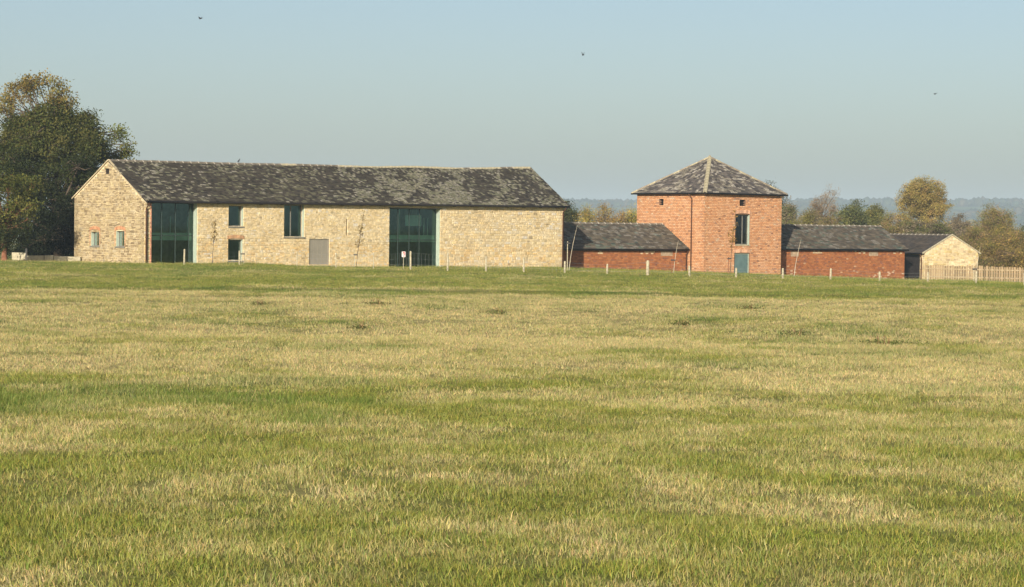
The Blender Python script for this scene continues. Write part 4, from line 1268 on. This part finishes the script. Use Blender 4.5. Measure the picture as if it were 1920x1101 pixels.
bg_tree('scrub_bush', 'dark green bush cut by the right edge above the olive bushes', 1935, 300, 415, 70, GREEN + DARK, 6000, 0.24, 2.0, 0.2, 213, 6, cat='bush')
bg_tree('scrub_bush', 'low olive scrub in front of the thinning brown tree', 1556, 258, 400, 60, OLIVE + BROWN, 7000, 0.22, 3.0, 0.4, 219, 7, cat='bush')
bg_tree('scrub_bush', 'brown scrub between the grey bush and the pointed tree at the right', 1842, 300, 408, 60, BROWN + OLIVE, 7000, 0.22, 3.5, 0.4, 220, 7, cat='bush')
bg_tree('scrub_bush', 'dark grey-green tree low against the right side of the tower', 1478, 275, 378, 34, GREEN + GREYB, 5000, 0.22, 2.5, 0.3, 221, 7, cat='bush')
bg_tree('conifer_tree', 'dark conifer behind the right end of the barn roof', 1062, 262, 372, 62, DARK, 8000, 0.22, 1.6, 0.1, 214, 8)
bg_tree('golden_shrub', 'leftmost golden shrub above the ridge between barn and tower', 1098, 236, 384, 40, GOLD + YGREEN, 6000, 0.19, 3.0, 0.6, 215, 7, cat='shrub', group='golden shrubs behind the low range')
bg_tree('golden_shrub', 'middle golden shrub with feathery tops between barn and tower', 1130, 238, 381, 46, GOLD + BROWN, 6500, 0.19, 3.5, 0.6, 216, 7, cat='shrub', group='golden shrubs behind the low range')
bg_tree('golden_shrub', 'low orange-brown shrub between the two golden shrubs', 1158, 238, 398, 36, GOLD + BROWN, 4000, 0.18, 3.0, 0.5, 217, 6, cat='shrub', group='golden shrubs behind the low range')
bg_tree('golden_shrub', 'yellow-green shrub touching the left edge of the brick tower', 1185, 240, 382, 44, YGREEN + GOLD, 6500, 0.19, 3.5, 0.6, 218, 7, cat='shrub', group='golden shrubs behind the low range')


# young planted trees with stakes
def sapling(label, px, row, y, height, lean, stake, leaves, seed, cols=None, spread=0.35):
    rg = np.random.default_rng(seed)
    x = px_x(px, y, row); z = on_ground(x, y)
    t = tag(empty('sapling', (x, y, z)), label, 'sapling', 'young planted trees along the fence')
    m = MB()
    bend = lambda f: (lean * f ** 1.4, 0.1 * f, height * f)
    m.tube([(0, 0, -0.2)] + [bend(f) for f in (0.02, 0.3, 0.6, 0.85, 1.0)], [0.024, 0.024, 0.02, 0.016, 0.011, 0.006], 6)
    tips = []
    if leaves:
        for k in range(14):
            f = rg.uniform(0.35, 0.98); b = Vector(bend(f)); L = rg.uniform(0.3, 0.9) * spread * 2
            d = Vector((rg.uniform(-1, 1), rg.uniform(-1, 1), rg.uniform(0.6, 1.4))).normalized() * L
            m.tube([b, b + d], [0.012, 0.005], 4, caps=False); tips.append((b, d))
    m.build('stem', M_BIRCH if not leaves else M_BARK, t)
    if stake:
        m = MB(); m.tube([(-0.12, -0.1, -0.3), (-0.12, -0.1, stake - 0.02), (-0.12, -0.1, stake)], [0.03, 0.03, 0.022], 6); s = m.build('stake', M_OAK if seed % 2 else M_BARKRED, t)
        m = MB(); m.box(-0.19, 0.06, -0.16, 0.06, stake - 0.16, stake - 0.08); m.build('tie', M_BLACK, s)
    if leaves:
        pts = []
        for b, d in tips:
            for _ in range(leaves): pts.append(b + d * rg.uniform(0.2, 1.05) + Vector(rg.normal(size=3) * 0.07))
        pts = np.array([tuple(p) for p in pts])
        C = np.array(cols or [(0.22, 0.14, 0.04), (0.16, 0.11, 0.035), (0.25, 0.18, 0.06)])
        c = C[rg.integers(len(C), size=len(pts))] * rg.uniform(0.7, 1.3, (len(pts), 1))
        Vv, Qq = leaf_cloud(pts, 0.10, 1.6, c, rg)
        link('leaves', fast_mesh('leaves', Vv, Qq, M_LEAF, c), t)
    return t
sapling('thin brown-leaved sapling in front of the barn wall left of the small windows', 398, 495, 156, 3.3, 0.2, 0, 12, 301)
sapling('sapling with rusty leaves before the barn wall right of the grey-brown door', 668, 500, 158, 3.9, 0.5, 1.05, 12, 303, spread=0.5)
sapling('bare stick sapling with dark-tied stake beside the small lower barn window', 457, 492, 155, 1.1, 0.05, 0.85, 0, 305)
sapling('tall bare pale sapling leaning right at the end of the barn', 1067, 503, 147, 2.95, 0.5, 1.9, 0, 307)
sapling('bare pale sapling in front of the right end of the left brick range', 1263, 508, 146, 2.1, 0.28, 0.95, 0, 308)
sapling('sapling with orange leaves beside the tower door', 1369, 512, 145, 4.1, 0.3, 1.15, 16, 310, cols=[(0.30, 0.17, 0.05), (0.26, 0.16, 0.05)], spread=0.22)
sapling('bare pale sapling in front of the right brick range', 1489, 516, 142, 2.4, 0.42, 0, 0, 311)
sapling('bare sapling leaning over the paling fence', 1829, 528, 137, 2.15, 0.28, 0.9, 0, 313)

# ------------------------------------------------------------------ far woods
def blobs(name, pos, rad, cols, seed, sub=1):
    rg = np.random.default_rng(seed)
    bm = bmesh.new(); bmesh.ops.create_icosphere(bm, subdivisions=sub, radius=1.0)
    bv = np.array([v.co[:] for v in bm.verts]); bf = np.array([[v.index for v in f.verts] for f in bm.faces]); bm.free()
    n, k = len(pos), len(bv)
    jit = rg.uniform(0.72, 1.28, (n, k, 1))
    V = bv[None] * jit * rad[:, None, :] + pos[:, None, :]
    Q = (bf[None] + (np.arange(n) * k)[:, None, None]).reshape(-1, 3)
    C = np.repeat(cols * rg.uniform(0.7, 1.3, (n, 1)), len(bf), axis=0)
    C = np.clip(C * rg.uniform(0.75, 1.25, (len(C), 1)), 0, 1)
    me = fast_mesh(name, V.reshape(-1, 3), Q, M_LEAF, C, False)
    return me
rg = np.random.default_rng(71)
P_, R2, C2 = [], [], []
n = 0
while n < 5200:
    y = rg.uniform(2350, 4150); x = rg.uniform(-0.06, 0.26) * y + rg.uniform(-60, 60)
    crest = y > 3650
    w = fbm(x / 190, y / 260, 95, 3)
    if not crest and w < 0.53: continue
    s = rg.uniform(5, 9)
    P_.append((x, y, float(hill_z(x, y)) + s * 0.55)); R2.append((s, s, s * rg.uniform(0.7, 1.1)))
    C2.append([(0.045, 0.058, 0.022), (0.06, 0.062, 0.026), (0.08, 0.066, 0.03), (0.035, 0.048, 0.02)][int(rg.integers(4))]); n += 1
far = link('hillside_wood', blobs('hillside_wood', np.array(P_), np.array(R2), np.array(C2), 73, 1))
tag(far, 'hazy blue-grey woods covering the far hills', 'woodland', kind='stuff')
P_, R2, C2 = [], [], []
for k in range(1500):
    y = rg.uniform(480, 2200); x = rg.uniform(0.015, 0.25) * y
    if fbm(x / 60, y / 130, 96, 3) < 0.47: continue
    s = rg.uniform(2.4, 5.0)
    for q in range(5):
        P_.append((x + rg.normal() * s * 0.6, y + rg.normal() * s * 0.6, on_ground(x, y) + s * rg.uniform(0.4, 1.5))); ss = s * rg.uniform(0.35, 0.7); R2.append((ss, ss, ss * rg.uniform(0.8, 1.3)))
        C2.append([(0.06, 0.066, 0.028), (0.09, 0.08, 0.035), (0.10, 0.08, 0.042), (0.045, 0.055, 0.024)][int(rg.integers(4))])
mid = link('valley_wood', blobs('valley_wood', np.array(P_), np.array(R2), np.array(C2), 74, 2))
tag(mid, 'hazy hedgerow trees on the plain between the farm and the hills', 'woodland', kind='stuff')

# ------------------------------------------------------------------ weeds in the pasture
def weed(label, px, row, size, seed, n=150, z_lift=0.0):
    rg = np.random.default_rng(seed)
    a = (px - 960) / F_PX; b = -(row - 550.5) / F_PX
    slope = ((row - ROLL * (px - 960)) - 430.0) / F_PX
    y = 2.6 / slope
    for _ in range(6):
        x = px_x(px, y, row); y = (2.6 - on_ground(x, y)) / slope
    x = px_x(px, y, row); z = on_ground(x, y)
    t = tag(empty('dock_weed', (x, y, z)), label, 'weed', 'dark leafy weeds in the pasture')
    pts = np.stack([rg.normal(size=n) * size * 0.5, rg.normal(size=n) * size * 0.35, np.abs(rg.normal(size=n)) * 0.05 + 0.04], 1)
    C = np.array([(0.07, 0.095, 0.024), (0.10, 0.115, 0.03), (0.09, 0.08, 0.03)])
    c = C[rg.integers(3, size=n)] * rg.uniform(0.7, 1.3, (n, 1))
    Vv, Qq = leaf_cloud(pts, 0.065, 2.2, c, rg, 0.45)
    link('leaves', fast_mesh('leaves', Vv, Qq, M_LEAF, c), t)
    m = MB()
    for k in range(5):
        dx, dy = rg.normal() * size * 0.3, rg.normal() * size * 0.2
        m.tube([(dx, dy, -0.03), (dx + rg.normal() * 0.04, dy, rg.uniform(0.12, 0.25))], [0.008, 0.004], 4)
    m.build('stem', M_BARKRED, t)
for k, (px, row, s, lab) in enumerate([(933, 592, 0.35, 'dark tuft of dock weed in the pasture below the right end of the barn'), (1490, 631, 0.55, 'broad dark weed patch in the dry grass below the right brick range'),
        (1662, 648, 0.75, 'wide low green weed patch at the right of the pasture'), (1407, 582, 0.45, 'small weed clump in the grass below the tower door'),
        (672, 619, 0.28, 'single small dark weed in the pasture below the grey-brown barn door'), (487, 574, 0.3, 'dark weed tuft in the grass below the small barn windows'),
        (706, 572, 0.45, 'row of dark weeds near the bank below the middle of the barn'), (1280, 612, 0.4, 'straggling weed clump in the dry grass below the left brick range')]):
    weed(lab, px, row, s, 400 + k)

# ------------------------------------------------------------------ birds in the sky
def bird(label, px, row, y, span, lift, yaw, seed):
    X = px_x(px, y, row); Z = CAM_Z - ((row - ROLL * (px - 960)) - 430.0) / F_PX * y
    span *= 0.8; lift *= 0.8
    n = 8
    xs = [-0.22, -0.12, 0.0, 0.12, 0.2, 0.26]; rs = [0.012, 0.035, 0.05, 0.045, 0.028, 0.005]
    mb = MB(); mb.tube([(0, x, 0) for x in xs], rs, n)
    for s in (-1, 1):
        a, b, c = span * 0.25 * s, span * 0.5 * s, 0.03 * s
        z1, z2 = lift * 0.6, lift
        for dz in (0.0, 0.008):
            mb.poly([(c, 0.10, 0.01 + dz), (a, 0.13, z1 + dz), (a, -0.02, z1 + dz), (c, -0.08, 0.01 + dz)])
            mb.poly([(a, 0.13, z1 + dz), (b, 0.0, z2 + dz), (b * 0.98, -0.05, z2 + dz), (a, -0.02, z1 + dz)])
    mb.poly([(-0.02, -0.18, 0), (0.02, -0.18, 0), (0.05, -0.32, 0), (-0.05, -0.32, 0)])
    me = mb.mesh('bird', M_BIRD)
    o = link('bird', me); o.location = (X, y, Z); o.rotation_euler = (0, 0.0, yaw)
    tag(o, label, 'bird', 'small dark birds flying in the sky')
bird('small dark bird flying high at the top left of the sky', 378, 36, 150, 0.42, 0.12, 0.6, 1)
bird('small dark bird with raised wings above the gap between barn and tower', 1093, 104, 150, 0.30, 0.22, 0.2, 2)
bird('faint small bird gliding above the golden tree at the right', 1751, 177, 190, 0.55, 0.10, -0.5, 3)
# a bird on the ridge
pb = MB()
pb.tube([(-0.16, 0, 0.10), (-0.05, 0, 0.14), (0.04, 0, 0.22), (0.07, 0, 0.31), (0.10, 0, 0.36), (0.17, 0, 0.35)], [0.015, 0.07, 0.09, 0.055, 0.05, 0.008], 8)
for s in (-0.02, 0.02): pb.tube([(0.0, s, 0.0), (0.01, s, 0.14)], 0.008, 4)
o = pb.build('perched_bird', M_BIRD)
u, v = Vector((math.cos(BA), math.sin(BA), 0)), Vector((-math.sin(BA), math.cos(BA), 0))
xr = 11.55
o.location = Vector((BX, BY, 0)) + u * xr + v * 4.25 + Vector((0, 0, ridge_z(xr) + 0.06)); o.rotation_euler = (0, 0, 0.5); o.scale = (0.7, 0.7, 0.8)
tag(o, 'small dark bird perched on the barn ridge', 'bird')


# ------------------------------------------------------------------ grass
def tuft(name, nb, h, spread, seed, wid):
    rg = np.random.default_rng(seed)
    V, Fq, C = [], [], []
    for k in range(nb):
        bx, by = rg.normal(size=2) * spread * 0.5
        a = rg.uniform(0, 2 * math.pi); hh = h * rg.uniform(0.45, 1.15)
        lean = rg.uniform(0.1, 0.75) * hh; la = rg.uniform(0, 2 * math.pi)
        sx_, sy_ = math.cos(a) * wid, math.sin(a) * wid
        lx, ly = math.cos(la) * lean, math.sin(la) * lean
        i = len(V)
        V += [(bx - sx_, by - sy_, -0.015), (bx + sx_, by + sy_, -0.015), (bx + lx * 0.35 + sx_ * 0.8, by + ly * 0.35 + sy_ * 0.8, hh * 0.6), (bx + lx * 0.35 - sx_ * 0.8, by + ly * 0.35 - sy_ * 0.8, hh * 0.6),
              (bx + lx + sx_ * 0.15, by + ly + sy_ * 0.15, hh), (bx + lx - sx_ * 0.15, by + ly - sy_ * 0.15, hh)]
        Fq += [(i, i + 1, i + 2, i + 3), (i + 3, i + 2, i + 4, i + 5)]
        # some blades in every tuft are dry, some fresh
        dry = rg.random()
        m_ = (1.45, 1.3, 1.35) if dry > 0.74 else ((0.72, 0.86, 0.58) if dry < 0.30 else (1, 1, 1))
        m_ = tuple(q * rg.uniform(0.85, 1.15) for q in m_)
        C += [m_, m_]
    return fast_mesh(name, np.array(V), np.array(Fq), M_GRASS, np.array(C))


def grass_mat():
    m, nt, N, L, P = new_mat('grass_blade')
    a1 = N.new('ShaderNodeAttribute'); a1.attribute_type = 'INSTANCER'; a1.attribute_name = 'tint'
    a2 = N.new('ShaderNodeAttribute'); a2.attribute_name = 'col'
    mx = N.new('ShaderNodeVectorMath'); mx.operation = 'MULTIPLY'
    L.new(a1.outputs['Color'], mx.inputs[0]); L.new(a2.outputs['Color'], mx.inputs[1])
    L.new(mx.outputs[0], P.inputs['Base Color'])
    P.inputs['Roughness'].default_value = 0.65; P.inputs['Specular IOR Level'].default_value = 0.2
    tr_ = N.new('ShaderNodeBsdfTranslucent'); L.new(mx.outputs[0], tr_.inputs['Color'])
    ms = N.new('ShaderNodeMixShader'); ms.inputs[0].default_value = 0.42
    L.new(P.outputs[0], ms.inputs[1]); L.new(tr_.outputs[0], ms.inputs[2]); L.new(ms.outputs[0], N['Material Output'].inputs['Surface'])
    return m
M_GRASS = grass_mat()
tcol = bpy.data.collections.new('grass_tufts')
NV = 8
for k in range(NV):
    o = bpy.data.objects.new('grass_tuft_%d' % k, tuft('grass_tuft', 34, 0.062 + 0.006 * k, 0.17 + 0.01 * k, 500 + k, 0.0026))
    tcol.objects.link(o)
# a couple of tall seed stalks per tuft
for k in range(2):
    o = bpy.data.objects.new('grass_tuft_%d' % (NV + k), tuft('grass_tuft', 7, 0.17, 0.12, 520 + k, 0.0016))
    tcol.objects.link(o)

rg = np.random.default_rng(81)
PTS = []
for (ya, yb, dens, sc) in ((9, 18, 70, 0.95), (18, 32, 50, 1.05), (32, 55, 26, 1.3), (55, 90, 11, 1.7), (90, 128, 5.5, 2.2), (128, 168, 3.0, 2.6)):
    W0, W1 = 0.245 * yb + 14, 0.245 * yb + 14
    n = int((yb - ya) * (W0 + W1) * dens)
    x = rg.uniform(-W0, W1, n); y = rg.uniform(ya, yb, n)
    keep = np.abs(x) < 0.245 * y + 13.5
    x, y = x[keep], y[keep]
    # keep out of the barn
    ux = (x - BX) * math.cos(BA) + (y - BY) * math.sin(BA); vy = -(x - BX) * math.sin(BA) + (y - BY) * math.cos(BA)
    keep = ~((ux > -0.1) & (ux < BL + .2) & (vy > -0.1))
    x, y = x[keep], y[keep]
    PTS.append(np.stack([x, y, np.full(len(x), sc)], 1))
PTS = np.concatenate(PTS)
x, y, sc = PTS.T
n = len(x)
z = ground_z(x, y)
s_ = straw(x, y); l_ = lush(x, y)
gr = np.array((0.240, 0.250, 0.048)); stw = np.array((0.52, 0.435, 0.205)); lsh = np.array((0.120, 0.175, 0.032))
mixv = np.clip(s_ + rg.normal(size=n) * 0.20, 0, 1)[:, None]
tint = gr * (1 - mixv) + stw * mixv
tint = tint * (1 - 0.75 * l_[:, None] * (1 - mixv * 0.6)) + lsh * (0.75 * l_[:, None] * (1 - mixv * 0.6))
tint = tint * (0.86 + 0.30 * fbm(x / 0.9, y / 0.9, 33, 3))[:, None] * rg.uniform(0.85, 1.15, (n, 1))
hs = (0.75 + 0.55 * fbm(x / 1.3, y / 1.3, 35, 3) + 0.25 * l_) * rg.uniform(0.8, 1.2, n)
variant = rg.integers(NV, size=n)
tall = (rg.random(n) < 0.10 * (0.3 + s_))
variant = np.where(tall, NV + rg.integers(2, size=n), variant)
me = bpy.data.meshes.new('grass')
me.vertices.add(n)
me.vertices.foreach_set('co', np.stack([x, y, z], 1).astype(np.float32).ravel())
a = me.attributes.new('variant', 'INT', 'POINT'); a.data.foreach_set('value', variant.astype(np.int32))
a = me.attributes.new('rot', 'FLOAT_VECTOR', 'POINT')
a.data.foreach_set('vector', np.stack([rg.normal(size=n) * 0.12, rg.normal(size=n) * 0.12, rg.uniform(0, 6.283, n)], 1).astype(np.float32).ravel())
a = me.attributes.new('scl', 'FLOAT_VECTOR', 'POINT')
a.data.foreach_set('vector', np.stack([sc, sc, sc ** 0.3 * hs * 0.54], 1).astype(np.float32).ravel())
a = me.attributes.new('tint', 'FLOAT_COLOR', 'POINT')
a.data.foreach_set('color', np.concatenate([tint, np.ones((n, 1))], 1).astype(np.float32).ravel())
grass = link('grass', me, kind='stuff')
tag(grass, 'short pasture grass, green mixed with dry straw patches', 'grass')
ng = bpy.data.node_groups.new('grass_scatter', 'GeometryNodeTree')
ng.interface.new_socket('Geometry', in_out='INPUT', socket_type='NodeSocketGeometry')
ng.interface.new_socket('Geometry', in_out='OUTPUT', socket_type='NodeSocketGeometry')
gi = ng.nodes.new('NodeGroupInput'); go = ng.nodes.new('NodeGroupOutput')
iop = ng.nodes.new('GeometryNodeInstanceOnPoints'); ci = ng.nodes.new('GeometryNodeCollectionInfo')
ci.inputs['Collection'].default_value = tcol; ci.inputs['Separate Children'].default_value = True; ci.inputs['Reset Children'].default_value = True
def named(nm, ty):
    q = ng.nodes.new('GeometryNodeInputNamedAttribute'); q.data_type = ty; q.inputs['Name'].default_value = nm; return q
ng.links.new(gi.outputs[0], iop.inputs['Points']); ng.links.new(ci.outputs[0], iop.inputs['Instance'])
iop.inputs['Pick Instance'].default_value = True
ng.links.new(named('variant', 'INT').outputs['Attribute'], iop.inputs['Instance Index'])
ng.links.new(named('rot', 'FLOAT_VECTOR').outputs['Attribute'], iop.inputs['Rotation'])
ng.links.new(named('scl', 'FLOAT_VECTOR').outputs['Attribute'], iop.inputs['Scale'])
ng.links.new(iop.outputs[0], go.inputs[0])
md = grass.modifiers.new('scatter', 'NODES'); md.node_group = ng
print('GRASS', n)

# ------------------------------------------------------------------ haze
mb = MB(); mb.box(-4400, 4400, -620, 6200, -8.5, 95)
hz = mb.build('haze', [])
hm = bpy.data.materials.new('haze_air'); hm.use_nodes = True
hn = hm.node_tree; hn.nodes.clear()
ho = hn.nodes.new('ShaderNodeOutputMaterial'); hv = hn.nodes.new('ShaderNodeVolumePrincipled')
hv.inputs['Color'].default_value = (0.72, 0.89, 1.0, 1); hv.inputs['Density'].default_value = 2.1e-4; hv.inputs['Anisotropy'].default_value = 0.0
hn.links.new(hv.outputs[0], ho.inputs['Volume'])
hz.data.materials.clear(); hz.data.materials.append(hm)
tag(hz, 'thin pale autumn haze in the air', 'haze', kind='stuff')
